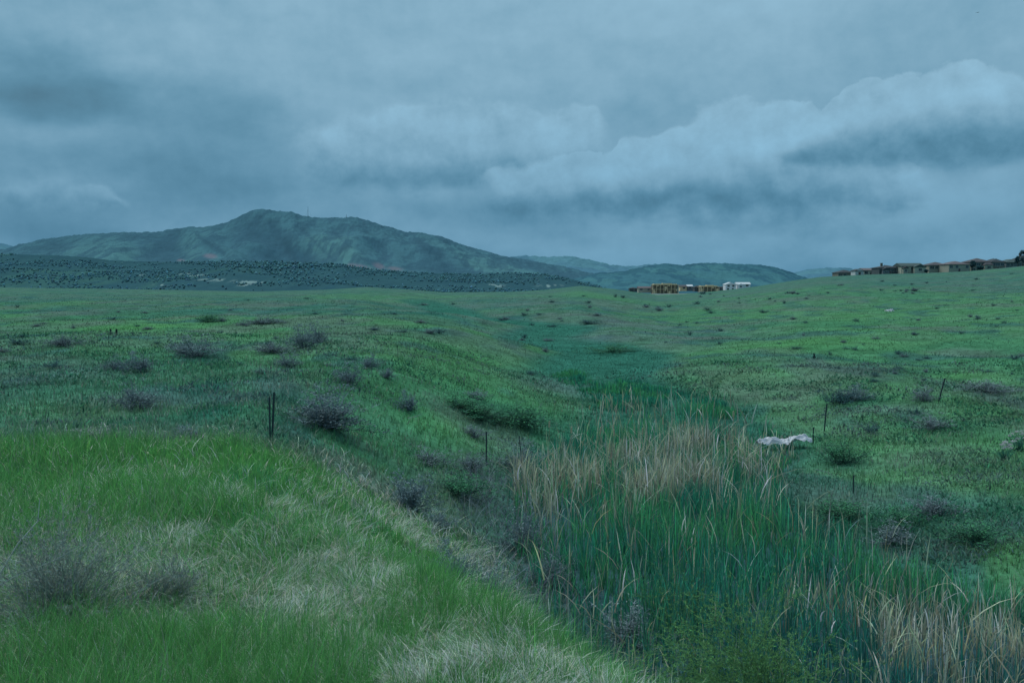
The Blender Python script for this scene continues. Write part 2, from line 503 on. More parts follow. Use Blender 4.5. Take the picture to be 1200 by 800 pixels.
def make_cattails():
    n = 90000
    x = rng.uniform(-3, 20, n); y = 9.5 + 65 * rng.random(n) ** 1.25
    e, fz, bw, hw = gully(x, y)
    inside = (e < .3 + .7 * (fbm(x, y, 2, 3) - .5)) & (np.abs(x / y) < .62)
    x, y, e = x[inside], y[inside], e[inside]
    x, y = clump(x, y, .38, .4, 25)
    n = len(x)
    dd = deadness(x, y) * (.55 + .9 * fbm(x / 1.2, y / 1.2, 3, 113))
    r = np.hypot(x, y)
    patchy = sstep(.44, .54, fbm(x / 3.2, y / 5.5, 3, 161))
    live = (rng.random(n) > dd * .93) & (rng.random(n) < lerp(1, patchy, sstep(38, 46, y)))
    edge = sstep(.3, -2.0, e)
    hgt = rng.uniform(.95, 1.75, n) * lerp(.6, 1, edge) * lerp(.35, 1.3, fbm(x / 1.6, y / 1.6, 3, 115)) * lerp(1, .5, sstep(44, 60, y))
    w = rng.uniform(.016, .034, n) * np.maximum(1, r / 30)
    c = mix3(np.broadcast_to(np.array((.020, .205, .085)), (n, 3)), np.array((.048, .27, .066)), sstep(.42, .62, fbm(x / 2, y / 2, 3, 117)))
    c = mix3(c, np.array((.018, .095, .075)), sstep(22, 15, y) * .7)
    c = jitter(c, .42)
    hgt = hgt * reedtrim(x, y) * lerp(.8, 1, sstep(17, 24, y))
    P = np.stack([x, y, H(x, y) - .03], -1)
    az = rng.uniform(0, 6.3, n)
    k = live
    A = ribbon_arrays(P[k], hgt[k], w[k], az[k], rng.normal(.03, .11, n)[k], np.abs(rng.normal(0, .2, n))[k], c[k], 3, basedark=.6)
    # dead straw leaves and stalks: straight, snapped, leaning
    m = 95000
    x = rng.uniform(-3, 18, m); y = 13 + 44 * rng.random(m)
    e, fz, bw, hw = gully(x, y)
    dd = deadness(x, y) * (.5 + 1.0 * fbm(x / .9, y / .9, 3, 123))
    k = (e < .35) & (rng.random(m) < np.clip(dd, .055, 1) * .85 * lerp(1, .25, sstep(41, 47, y)))
    x, y = clump(x, y, .3, .4, 35)
    x, y, e = x[k], y[k], e[k]; m = len(x); r = np.hypot(x, y)
    c = np.broadcast_to(np.array((.40, .47, .25)), (m, 3)).copy()
    c = mix3(c, np.array((.58, .66, .46)), (rng.random(m) < .3) * 1.0)
    c = mix3(c, np.array((.27, .27, .15)), (rng.random(m) < .28) * .9)
    c = jitter(c, .3)
    upright = rng.random(m) < .55
    hgt = np.where(upright, rng.uniform(.9, 1.75, m), rng.uniform(.4, 1.1, m)) * lerp(.8, 1.05, fbm(x / 1.5, y / 1.5, 2, 5))
    hgt = hgt * reedtrim(x, y) * lerp(.72, 1, sstep(18, 25, y))
    w = rng.uniform(.014, .034, m) * np.maximum(1, r / 32)
    P = np.stack([x, y, H(x, y) + np.where(upright, 0, rng.uniform(0, .7, m))], -1)
    lean = np.where(upright, rng.normal(.02, .10, m), rng.normal(.3, .45, m))
    az = rng.uniform(0, 6.3, m)
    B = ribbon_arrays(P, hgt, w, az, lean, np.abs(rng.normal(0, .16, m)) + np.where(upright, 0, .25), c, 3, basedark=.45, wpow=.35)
    return A, B
A, B = make_cattails()
stuff('cattail_leaves', [A], M_REED, 'dense upright green cattail leaves filling the gully bottom', 'cattails')
stuff('dead_cattails', [B], M_REED, 'straw coloured dead cattail stalks among the green ones', 'dead cattails')

M_HEAD = solid('cattail_fluff', (.40, .36, .24), .95, .3, 40)
# ---- 6. tangled grey litter on the gully bank foot
def make_litter():
    n = 26000
    x = rng.uniform(-6, 9, n); y = rng.uniform(9, 36, n)
    e, fz, bw, hw = gully(x, y)
    k = (np.abs(e - .6) < 1.2) & (x < 4.5) & (rng.random(n) < .2 + .8 * sstep(.42, .55, fbm(x / 1.2, y / 1.2, 3, 131)))
    x, y = x[k], y[k]; n = len(x)
    c = jitter(np.broadcast_to(np.array((.125, .15, .135)), (n, 3)), .35)
    P = np.stack([x, y, H(x, y) + rng.uniform(0, .12, n)], -1)
    return ribbon_arrays(P, rng.uniform(.25, .8, n), rng.uniform(.008, .016, n), rng.uniform(0, 6.3, n), rng.normal(.9, .5, n), rng.gamma(2, .15, n), c, 2, basedark=.7)
stuff('dead_stem_litter', [make_litter()], M_TWIG, 'grey tangle of fallen dead stems at the foot of the bank', 'litter')

# ------------------------------------------------------------------ bushes
def unit_bush(seed, twig_col, leaf_col, leafy=.5, n_stem=46, spread=1.0, hgt=.62, fine=1.0):
    """returns twig mesh and leaf mesh of a bush 1 m wide"""
    g = np.random.default_rng(seed)
    tw = []; tips = []
    for i in range(n_stem):
        a = g.uniform(0, 2 * np.pi); el = g.uniform(.25, 1.5)
        L = .55 * g.uniform(.65, 1.05)
        p = np.array([g.normal(0, .05), g.normal(0, .05), -.02])
        d = np.array([math.cos(a) * math.cos(el) * spread, math.sin(a) * math.cos(el) * spread, math.sin(el) * hgt / .5])
        pts = [p]
        for k in range(4):
            d = d + g.normal(0, .16, 3); d[2] = max(d[2], -.1)
            p = p + d * L / 4; pts.append(p)
        tw.append((np.array(pts), .010))
        for k in (1, 2, 3, 4):
            for q in range(4 if k > 1 else 1):
                d2 = d / (np.linalg.norm(d) + 1e-6) + g.normal(0, .75, 3); d2[2] = abs(d2[2]) * .8 + .1
                d2 /= np.linalg.norm(d2)
                e1 = pts[k] + d2 * .07 * g.uniform(.6, 1.5); e2 = e1 + (d2 + g.normal(0, .4, 3)) * .05
                tw.append((np.array([pts[k], e1, e2]), .005)); tips += [e1, e2, (e1 + e2) / 2]
    V = []; T = []; C = []; o = 0
    for pts, w in tw:
        s = g.normal(0, 1, 3); s /= np.linalg.norm(s)
        m = len(pts)
        ww = np.linspace(w, w * .35, m)[:, None] * fine
        V.append(np.concatenate([pts - s * ww, pts + s * ww]))
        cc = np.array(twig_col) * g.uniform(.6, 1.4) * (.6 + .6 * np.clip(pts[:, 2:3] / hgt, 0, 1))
        C.append(np.concatenate([cc, cc]))
        for k in range(m - 1):
            T += [(o + k, o + k + 1, o + m + k + 1), (o + k, o + m + k + 1, o + m + k)]
        o += 2 * m
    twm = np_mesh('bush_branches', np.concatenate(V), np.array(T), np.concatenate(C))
    tips = np.array(tips); nl = int(len(tips) * leafy * 2.2)
    idx = g.integers(0, len(tips), nl)
    c0 = tips[idx] + g.normal(0, .022, (nl, 3))
    a1 = g.normal(0, 1, (nl, 3)); a1 /= np.linalg.norm(a1, axis=1)[:, None]
    a2 = g.normal(0, 1, (nl, 3)); a2 /= np.linalg.norm(a2, axis=1)[:, None]
    s = g.uniform(.008, .020, nl)[:, None] * fine
    V = np.stack([c0 - a1 * s, c0 + a1 * s, c0 + a2 * s * 1.6], 1).reshape(-1, 3)
    T = np.arange(3 * nl).reshape(-1, 3)
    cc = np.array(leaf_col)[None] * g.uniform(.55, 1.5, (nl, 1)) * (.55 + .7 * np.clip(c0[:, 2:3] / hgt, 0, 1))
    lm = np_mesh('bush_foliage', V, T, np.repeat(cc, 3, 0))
    return twm, lm

KINDS = {
    'grey': [unit_bush(100 + i, (.125, .175, .160), (.140, .195, .165), .8) for i in range(3)],
    'bare': [unit_bush(200 + i, (.14, .18, .16), (.14, .19, .155), .35, 60) for i in range(2)],
    'green': [unit_bush(300 + i, (.05, .11, .06), (.048, .185, .055), 1.0, 46, 1.3) for i in range(3)],
    'dark': [unit_bush(400 + i, (.05, .08, .075), (.035, .090, .070), 1.0, 26) for i in range(3)],
    'tan': [unit_bush(500 + i, (.22, .25, .20), (.24, .28, .22), .35, 60) for i in range(2)],
}
NAMES = {'grey': 'sagebrush', 'bare': 'dry_bush', 'green': 'green_shrub', 'dark': 'low_shrub', 'tan': 'dry_bush'}
CATS = {'grey': 'bush', 'bare': 'dry bush', 'green': 'shrub', 'dark': 'shrub', 'tan': 'dry bush'}
def bush(kind, px, py, wpx, hpx, label, group=None, i=[0]):
    i[0] += 1
    x, y, z = hit(px, py)
    tm, lm = KINDS[kind][i[0] % len(KINDS[kind])]
    w = wpx / F * y; h = hpx / F * y
    e = empty(NAMES[kind], (x, y + w * .15, z - .03), random.uniform(0, 6.28), (w * 1.22, w * 1.0, h / .66))
    tag(e, label, CATS[kind], group)
    link('branches', tm, M_TWIG, e); link('foliage', lm, M_TWIG, e)
    return e

SB = 'brush scattered over the left meadow'
for a in [
    ('grey', 222, 419, 66, 20, 'wide dark grey sagebrush, largest one on the open left slope'),
    ('grey', 161, 437, 42, 20, 'rounded grey brown sagebrush just below and left of the widest one'),
    ('bare', 132, 434, 30, 14, 'pale twiggy bush touching the left side of a rounded grey one'),
    ('bare', 72, 406, 48, 12, 'low flat faded brush on the far left slope'),
    ('dark', 18, 404, 34, 7, 'thin dark strip of brush at the far left edge'),
    ('green', 244, 378, 28, 9, 'small dark green shrub beside the yellow green band of grass'),
    ('bare', 259, 377, 14, 6, 'tiny faded bush against the right side of a dark green shrub'),
    ('grey', 306, 380, 48, 8, 'long low grey sagebrush high on the left meadow'),
    ('bare', 285, 382, 18, 5, 'tiny pale bush left of the long low grey one'),
    ('grey', 354, 409, 38, 22, 'tall tufted grey sagebrush in the middle of the left meadow'),
    ('bare', 372, 402, 26, 18, 'pale bush leaning on the right of the tall tufted sagebrush'),
    ('bare', 318, 414, 54, 12, 'spread thin brush left of the tall tufted sagebrush'),
    ('grey', 336, 431, 32, 14, 'compact dark sagebrush below the tall tufted one'),
    ('grey', 384, 501, 74, 40, 'big hazy grey brown bush right of the pair of steel posts'),
    ('bare', 372, 503, 90, 30, 'see through dry twigs around the big hazy brown bush'),
    ('grey', 407, 450, 40, 20, 'grey blue sagebrush above the big hazy brown bush'),
    ('grey', 432, 432, 26, 14, 'smaller sagebrush up and right of the grey blue one'),
    ('grey', 452, 443, 22, 10, 'low sagebrush at the right end of the mid slope row'),
    ('grey', 215, 515, 36, 13, 'low brown bush on the edge of the bright near grass'),
    ('tan', 108, 522, 62, 20, 'straw coloured dead bush on the edge of the bright near grass'),
    ('bare', 155, 480, 60, 26, 'faint grey shrub between the deep green weed patches'),
    ('dark', 60, 432, 30, 8, 'low dark tuft on the left below the faded brush'),
    ('green', 608, 501, 76, 22, 'dark leafy shrub on the mound left of the cattails'),
    ('green', 540, 480, 90, 14, 'low spreading green shrub on the mound above the thin post'),
    ('green', 560, 492, 70, 14, 'ragged green weeds row right under the mound'),
    ('grey', 478, 482, 30, 20, 'greyish shrub on the left shoulder of the mound'),
    ('grey', 558, 468, 34, 9, 'flat grey bush near the crest of the mound'),
    ('bare', 552, 512, 40, 12, 'low grey brush behind the thin post'),
    ('bare', 500, 546, 60, 16, 'tangled grey brush at the head of the bank'),
    ('bare', 548, 552, 50, 18, 'grey dead brush at the foot of the thin post'),
    ('bare', 612, 552, 56, 26, 'pale dry brush behind the left end of the dead cattails'),
    ('green', 540, 585, 70, 26, 'green nettles in the dip behind the bank'),
    ('grey', 482, 602, 66, 38, 'grey brown bush on the bank shoulder, upper of two'),
    ('grey', 512, 622, 40, 20, 'small grey brown bush hanging under the upper bank bush'),
    ('grey', 530, 690, 64, 44, 'dense slate grey bush on the bank, lower of two'),
    ('grey', 572, 708, 60, 36, 'grey bush joined to the lower right of the slate one'),
    ('bare', 612, 652, 60, 50, 'bare grey twigs at the bank edge beside the cattails'),
    ('bare', 645, 690, 50, 40, 'spiky dead brush where the green cattails begin'),
    ('bare', 740, 760, 90, 40, 'grey dead brush under the near bank edge'),
    ('dark', 985, 473, 52, 16, 'dark bush on the right slope behind a leaning post'),
    ('grey', 1002, 470, 40, 16, 'grey green bush touching the dark one on the right slope'),
    ('dark', 1022, 508, 24, 10, 'small dark bush below the right slope thicket'),
    ('bare', 1095, 503, 60, 14, 'faded brush below the tilted post on the right'),
    ('bare', 1160, 460, 70, 12, 'long grey lavender brush at the right edge'),
    ('bare', 1085, 470, 40, 14, 'dry twigs at the foot of the tilted post'),
    ('dark', 1075, 485, 22, 7, 'short dark bush between the two right posts'),
    ('bare', 902, 608, 26, 14, 'thin grey shrub at the right edge of the reeds'),
    ('bare', 1100, 606, 60, 22, 'grey shrub in the leafy right foreground'),
    ('bare', 1050, 640, 70, 22, 'low grey shrub above the near right cattails'),
    ('green', 990, 545, 60, 26, 'lush green shrub right of the white sheet'),
    ('green', 985, 612, 70, 24, 'bright green shrub on the right bank of the gully'),
    ('green', 1060, 622, 60, 24, 'rounded green shrub right of the bright one on the bank'),
    ('green', 1150, 640, 70, 26, 'green shrub at the right edge above the near reeds'),
    ('grey', 503, 391, 22, 5, 'grey dot of brush in the far bend of the swale'),
    ('dark', 515, 391, 16, 7, 'dark shrub in the far bend of the swale'),
    ('dark', 690, 380, 34, 5, 'dark strip of shrubs on the far middle slope'),
    ('dark', 614, 370, 9, 4, 'lone tiny dark shrub in the far middle meadow'),
    ('green', 720, 413, 50, 8, 'deep green reeds clump in the upper swale'),
]:
    bush(*a, group=SB if a[1] < 470 and a[2] < 530 else None)

# small dark shrubs dotted over the far slopes
def far_shrubs():
    pts = []
    random.seed(5)
    for i in range(95):
        px = random.uniform(640, 1200); t = random.random()
        top = float(np.interp(px, SKY_PX, SKY_PY)) + 8
        py = top + (448 - top) * t ** 1.7
        if px < 900 and py > 405: continue
        pts.append((px, py))
    for c in ((840, 347), (1066, 341), (770, 360), (1150, 372), (1064, 343), (935, 345)):
        for k in range(5): pts.append((c[0] + random.gauss(0, 14), c[1] + random.gauss(0, 2)))
    for (px, py) in pts:
        s = random.uniform(.4, 1.0)
        bush('dark' if random.random() < .75 else 'grey', px, py, random.uniform(5, 13) * s * (1 + (py - 330) / 120), random.uniform(2.0, 4) * s * (1 + (py - 330) / 120),
             'small dark shrub dotting the far green slope on the right', 'small shrubs dotting the far right slopes')
    for i in range(45):
        px = random.uniform(0, 640); py = 350 + 90 * random.random() ** 1.3
        bush('dark' if random.random() < .5 else 'bare', px, py, random.uniform(6, 18) * (.5 + (py - 340) / 90), random.uniform(2, 4) * (.5 + (py - 340) / 70),
             'small dull tuft of brush dotting the far left meadow', 'small tufts dotting the far left meadow')
far_shrubs()

# ------------------------------------------------------------------ big hazy shrub at the left and the feathery one at the bottom
def wand_shrub(name, loc, width, height, n, col, leafcol, label, cat, seed, arch=.5, leaf=1.0, dirx=0.0, leafsize=.02):
    g = np.random.default_rng(seed)
    e = empty(name, loc)
    az = g.uniform(0, 6.283, n); el = g.uniform(.35, 1.45, n)
    V = []; T = []; C = []; tips = []; o = 0
    for i in range(n):
        L = math.hypot(width / 2 * math.cos(el[i]), height * math.sin(el[i])) * g.uniform(.55, 1.08)
        d = np.array([math.cos(az[i]) * math.cos(el[i]) + dirx, math.sin(az[i]) * math.cos(el[i]), math.sin(el[i])])
        d /= np.linalg.norm(d)
        p = np.array([g.normal(0, width * .05), g.normal(0, width * .05), 0.0]); pts = [p]
        m = 8
        for k in range(m):
            d = d + g.normal(0, .09, 3) + np.array([0, 0, -arch * (k / m) * .3]); d /= np.linalg.norm(d)
            p = p + d * L / m; pts.append(p)
            if k >= 2:
                for q in range(2):
                    d2 = d * .9 + g.normal(0, .5, 3); d2 /= np.linalg.norm(d2)
                    q1 = p + d2 * L * .13 * g.uniform(.5, 1.3)
                    tips += [(p * (1 - t) + q1 * t, d2) for t in (.3, .65, 1.0)]
                    s = g.normal(0, 1, 3); s /= np.linalg.norm(s)
                    V.append(np.array([p - s * .0025, p + s * .0025, q1])); cc = np.array(col) * g.uniform(.7, 1.3)
                    C.append(np.repeat(cc[None], 3, 0)); T.append((o, o + 1, o + 2)); o += 3
        pts = np.array(pts); s = g.normal(0, 1, 3); s /= np.linalg.norm(s)
        ww = np.linspace(.006, .002, m + 1)[:, None]
        V.append(np.concatenate([pts - s * ww, pts + s * ww])); cc = np.array(col) * g.uniform(.7, 1.4)
        C.append(np.repeat(cc[None], 2 * (m + 1), 0))
        for k in range(m): T += [(o + k, o + k + 1, o + m + 2 + k), (o + k, o + m + 2 + k, o + m + 1 + k)]
        o += 2 * (m + 1)
    link('branches', np_mesh(name + '_branches', np.concatenate(V), np.array(T), np.concatenate(C)), M_TWIG, e)
    nl = int(len(tips) * leaf)
    idx = g.integers(0, len(tips), nl)
    c0 = np.array([tips[i][0] for i in idx]) + g.normal(0, .012, (nl, 3))
    dd = np.array([tips[i][1] for i in idx]) + g.normal(0, .35, (nl, 3))
    s2 = np.cross(dd, g.normal(0, 1, (nl, 3))); s2 /= np.linalg.norm(s2, axis=1)[:, None]
    L = g.uniform(.7, 1.7, (nl, 1)) * leafsize
    V = np.stack([c0 - s2 * L * .16, c0 + s2 * L * .16, c0 + dd * L], 1).reshape(-1, 3)
    cc = np.repeat(jitter(np.broadcast_to(np.array(leafcol), (nl, 3)), .3), 3, 0)
    link('foliage', np_mesh(name + '_foliage', V, np.arange(3 * nl).reshape(-1, 3), cc), M_BLADE, e)
    tag(e, label, cat)
    return e
x, y, z = hit(55, 745)
wand_shrub('dry_shrub', (x, y + .4, z), 2.0, 1.25, 200, (.18, .24, .17), (.20, .27, .185), 'large hazy grey green dry shrub at the lower left edge', 'dry shrub', 3, .3, 2.6, 0, .022)
wand_shrub('dry_shrub', (x + .95, y + .9, float(H(x + .95, y + .9))), 1.3, .62, 90, (.18, .24, .17), (.20, .27, .185), 'lower grey dry shrub spilling right of the large hazy one', 'dry shrub', 4, .3, 2.4, 0, .022)
wand_shrub('willow_shrub', (3.9, 15.2, float(H(3.9, 15.2))), 3.0, 2.75, 230, (.09, .22, .05), (.10, .26, .055), 'feathery yellow green shrub arching over the near reeds', 'shrub', 9, 1.5, 6.0, -.35, .030)
wand_shrub('willow_shrub', (3.3, 19.3, float(H(3.3, 19.3))), 1.6, 1.7, 55, (.06, .15, .04), (.06, .18, .045), 'thin yellow green sapling among cattails left of the feathery shrub', 'shrub', 10, .6, 2.2, -.1, .04)

# ------------------------------------------------------------------ sticks
def tube(bm, pts, r0, r1, sides=6):
    rings = []
    n = len(pts)
    for i, p in enumerate(pts):
        p = Vector(p)
        d = (Vector(pts[min(i + 1, n - 1)]) - Vector(pts[max(i - 1, 0)])).normalized()
        a = d.orthogonal().normalized(); b = d.cross(a)
        r = r0 + (r1 - r0) * i / (n - 1)
        rings.append([bm.verts.new(p + (a * math.cos(t) + b * math.sin(t)) * r) for t in [2 * math.pi * k / sides for k in range(sides)]])
    for A_, B_ in zip(rings, rings[1:]):
        for k in range(sides): bm.faces.new((A_[k], A_[(k + 1) % sides], B_[(k + 1) % sides], B_[k]))
    bm.faces.new(rings[0][::-1]); bm.faces.new(rings[-1])

def bm_link(name, bm, mat, parent=None):
    bmesh.ops.recalc_face_normals(bm, faces=bm.faces)
    me = bpy.data.meshes.new(name); bm.to_mesh(me); bm.free()
    return link(name, me, mat, parent)

M_PALEWOOD = solid('bleached_wood', (.42, .46, .44), .8, .25, 8)
M_STEEL = solid('weathered_post_steel', (.045, .07, .08), .6, .4, 20, .3)
M_WIRE = solid('rusty_wire', (.07, .07, .065), .6, .3, 30, .4)
def stick(px, py, pts, r, label):
    x, y, z = hit(px, py)
    bm = bmesh.new(); tube(bm, pts, r, r * .4, 5)
    o = bm_link('dead_branch', bm, M_PALEWOOD); o.location = (x, y, z)
    tag(o, label, 'dead branch')
stick(8, 715, [(-.15, 0, .1), (-.05, 0, .45), (.12, .05, .75), (.33, .1, 1.0), (.36, .1, 1.25)], .011, 'pale crooked dead stem rising from the hazy shrub at lower left')
stick(5, 745, [(-.2, 0, .45), (.1, .05, .62), (.5, .1, .78), (.8, .1, .95)], .008, 'thin bleached stem slanting right across the hazy shrub')
stick(28, 740, [(0, 0, .0), (.05, 0, .35), (.04, 0, .6)], .010, 'short pale upright twig at the foot of the hazy shrub')
stick(505, 548, [(-.35, 0, .1), (0, 0, .22), (.35, 0, .42)], .016, 'bleached forked stick lying in the brush at the head of the bank')
stick(515, 545, [(-.45, 0, .22), (0, .05, .14), (.4, 0, .1)], .014, 'bleached level stick crossing the forked one at the head of the bank')
stick(640, 672, [(-.1, 0, .6), (.2, 0, .4), (.5, 0, .1), (.7, 0, .0)], .012, 'pale fallen stem sloping down the bank beside the cattails')
stick(485, 494, [(-.3, 0, .12), (0, 0, .18), (.3, 0, .28)], .018, 'short pale stick lying in green grass on the mound')
stick(970, 560, [(-.4, 0, .3), (0, 0, .2), (.3, 0, .0)], .012, 'pale curved stem lying right of the straw cattails')

def cattail(px, py, h, label, lean=0.0):
    x, y, z = hit(px, py)
    e = empty('cattail_stalk', (x, y, z))
    bm = bmesh.new(); tube(bm, [(0, 0, 0), (lean * .4, 0, h * .5), (lean, .02, h)], .010, .006, 6)
    bm_link('stem', bm, M_HEAD, e)
    bm = bmesh.new(); tube(bm, [(lean * .93, .02, h - .02), (lean * .97, .02, h + .02), (lean, .02, h + .09), (lean * 1.03, .02, h + .16), (lean * 1.05, .02, h + .18)], .03, .022, 8)
    bm_link('seed_head', bm, M_HEAD, e)
    tag(e, label, 'cattail', 'cattail seed heads standing above the dead reeds')
for i, (px, py, h, l) in enumerate([(642, 570, 2.0, .05), (672, 585, 2.1, -.06), (751, 590, 2.15, .04), (700, 580, 2.0, .10), (720, 590, 2.1, -.02), (800, 575, 2.1, .06), (858, 560, 2.15, .02), (780, 560, 1.9, -.1)]):
    cattail(px, py, h, ['leftmost cattail with a fluffy head above the straw reeds', 'second cattail head from the left above the straw reeds', 'tall cattail with pale fluffy head in the middle of the straw reeds',
        'cattail leaning right, just left of the middle of the straw reeds', 'upright cattail beside the middle one in the straw reeds', 'cattail right of the middle of the straw reeds',
        'rightmost cattail head, above the tallest straw reeds', 'short cattail leaning left among the back straw reeds'][i], l)

# ------------------------------------------------------------------ steel fence posts
def t_post(px, py, h, lean, label, rz=.4, wire=False, w=1.0, fwd=0.0):
    x, y, z = hit(px, py)
    e = empty('fence_post', (x, y, z - .05), 0)
    e.rotation_euler = (fwd, lean, 0)
    bm = bmesh.new()
    def bar(x0, x1, y0, y1, z0, z1):
        r = bmesh.ops.create_cube(bm, size=1)
        for v in r['verts']:
            v.co = Vector(((x0 + x1) / 2 + v.co.x * (x1 - x0), (y0 + y1) / 2 + v.co.y * (y1 - y0), (z0 + z1) / 2 + v.co.z * (z1 - z0)))
    s = .026 * w
    bar(-s, s, -.004 * w, .004 * w, 0, h)                       # face of the T
    bar(-.005 * w, .005 * w, .0045 * w, .042 * w, 0, h - .002)     # web
    for k in range(int(h / .055)):
        bar(-.007 * w, .007 * w, -.014 * w, -.0045 * w, .06 + k * .055, .08 + k * .055)   # studs
    o = bm_link('stake', bm, M_STEEL, e); o.rotation_euler = (0, 0, rz)
    bm = bmesh.new()
    z0 = .78 * h
    tube(bm, [(-.032, -.02, z0), (0, -.03, z0 + .004), (.032, -.02, z0 - .004), (.02, .03, z0), (-.02, .03, z0 + .003)], .003, .003, 5)
    bm_link('wire_clip', bm, M_WIRE, e)
    if wire:
        bm = bmesh.new()
        tube(bm, [(0, -.02, h - .03), (.3, 0, h + .02), (.65, .05, h - .01), (1.0, .1, h - .10)], .009, .006, 5)
        bm_link('loose_wire', bm, M_WIRE, e)
    tag(e, label, 'fence post', 'old steel fence posts across the valley')
t_post(316.5, 520, 1.22, .0, 'shorter left post of the close pair on the left meadow', .2, w=.85)
t_post(318.5, 520, 1.34, .055, 'taller right post of the close pair on the left meadow', .5, w=1.0)
t_post(570, 545, 1.25, .0, 'thin upright post in grey brush left of the cattails', .3, w=.95)
t_post(612, 545, 1.15, -.10, 'thin post leaning left just behind the dead cattails', .3, w=.75)
t_post(966, 505, 1.28, .075, 'dark post on the green slope right of the white sheet', .3, w=1.15)
t_post(953, 520, .75, .0, 'short post stub at the end of the white sheet', .3, w=1.0)
t_post(1100, 470, 1.22, .24, 'post tilted right with loose wire at its top on the right slope', .3, True, w=1.4)
t_post(1000, 578, .62, .0, 'thin short stake in the leafy grass on the right', .3, w=.8)

# ------------------------------------------------------------------ white sheet, litter, flowers
M_SHEET = solid('white_plastic', (.46, .49, .54), .6, .35, 6)
def sheet(name, loc, sx, sy, hgt, seed, label, cat, rz=0):
    nx, ny = 56, 26
    X, Y = np.meshgrid(np.linspace(-.5, .5, nx), np.linspace(-.5, .5, ny), indexing='ij')
    Z = .62 * np.exp(-((X + .25) / .22) ** 2) + .8 * np.exp(-((X - .36) / .2) ** 2) + .12 + X * .5
    Z = Z * (1 - (2 * Y) ** 4 * .7) * hgt + hgt * 2.0 * (fbm(X * 9 + seed, Y * 6, 4, seed) - .5)
    Xr = X * sx + .1 * (vnoise(Y * 8, X * 4, seed) - .5); Yr = Y * sy * (1 + .5 * (vnoise(X * 6, Y, seed + 2) - .5))
    V = np.stack([Xr, Yr, Z], -1).reshape(-1, 3)
    i = np.arange(nx - 1)[:, None] * ny + np.arange(ny - 1)[None]
    Q = np.stack([i, i + ny, i + ny + 1, i + 1], -1).reshape(-1, 4)
    o = link(name, np_mesh(name, V, Q, None, True), M_SHEET)
    o.location = loc; o.rotation_euler = (0, 0, rz)
    tag(o, label, cat); return o
x, y, z = hit(918, 526)
sheet('plastic_sheet', (x, y, z + .30), 2.15, .7, .21, 3, 'crumpled white plastic sheet caught on the reeds right of the straw cattails', 'plastic sheet', .12)
x, y, z = hit(1042, 366)
sheet('plastic_scrap', (x, y, z + .2), 9 / F * y, 6 / F * y, 2.2 / F * y, 8, 'small white scrap lying on the far right hillside', 'plastic scrap', .1)

M_PETAL = foliage_mat('petal', .3)
def flower_plant(px, py, wpx, label, seed):
    g = np.random.default_rng(seed)
    x, y, z = hit(px, py)
    w = wpx / F * y
    e = empty('flowering_weed', (x, y, z))
    n = 60
    P = np.stack([g.normal(0, w * .12, n), g.normal(0, w * .12, n), np.zeros(n)], -1)
    az = g.uniform(0, 6.3, n)
    v, t, c = ribbon_arrays(P, g.uniform(.3, .6, n), np.full(n, .03), az, g.normal(.4, .25, n), np.full(n, .2), jitter(np.broadcast_to(C_DEEP * 1.2, (n, 3)), .2), 3)
    link('leaves', np_mesh('weed_leaves', v, t, c), M_BLADE, e)
    m = 420
    cl = g.normal(0, 1, (9, 2)) * w * .3
    k = g.integers(0, 9, m)
    c0 = np.stack([cl[k, 0] + g.normal(0, .035, m), cl[k, 1] + g.normal(0, .035, m), .5 + g.normal(0, .015, m) + .1 * (k % 3)], -1)
    s = .02
    a1 = g.normal(0, 1, (m, 3)); a2 = g.normal(0, 1, (m, 3))
    for q in range(9):
        kk = k == q
        V = np.stack([c0, c0 + a1 * s, c0 + a2 * s], 1)[kk].reshape(-1, 3)
        link('flower_head', np_mesh('flower_head', V, np.arange(len(V)).reshape(-1, 3), np.full((len(V), 3), .55) * np.array((.9, 1, .85))), M_PETAL, e)
    tag(e, label, 'flowering weed')
flower_plant(1194, 528, 22, 'weed with cream white flower heads at the right edge', 2)
flower_plant(1178, 541, 14, 'weed with few white flowers below left of the cream one', 5)

# two dark mullein stalks on the left meadow
M_STALK = foliage_mat('stalk', .1)
def mullein(px, py, label, seed):
    g = np.random.default_rng(seed)
    x, y, z = hit(px, py)
    e = empty('dead_mullein', (x, y, z))
    n = 240
    t = g.uniform(.15, 1, n)
    P = np.stack([g.normal(0, .025, n), g.normal(0, .025, n), t * .36], -1)
    v, T, c = ribbon_arrays(P, np.full(n, .06), np.full(n, .03), g.uniform(0, 6.3, n), np.full(n, .5), np.full(n, .2), jitter(np.full((n, 3), .03) * np.array((.8, 1, 1)), .2), 2)
    link('seed_spike', np_mesh('seed_spike', v, T, c), M_STALK, e)
    n = 50
    P = np.zeros((n, 3))
    v, T, c = ribbon_arrays(P, g.uniform(.12, .25, n), np.full(n, .06), g.uniform(0, 6.3, n), np.full(n, .7), np.full(n, .3), jitter(np.broadcast_to(C_DARK, (n, 3)), .2), 2)
    link('leaf_rosette', np_mesh('leaf_rosette', v, T, c), M_STALK, e)
    tag(e, label, 'dead plant')
mullein(129.5, 392, 'left one of two short dark seed stalks on the left meadow', 1)
mullein(136.5, 392, 'right one of two short dark seed stalks on the left meadow', 2)
mullein(954, 420, 'single dark seed stalk standing on the right green slope', 3)

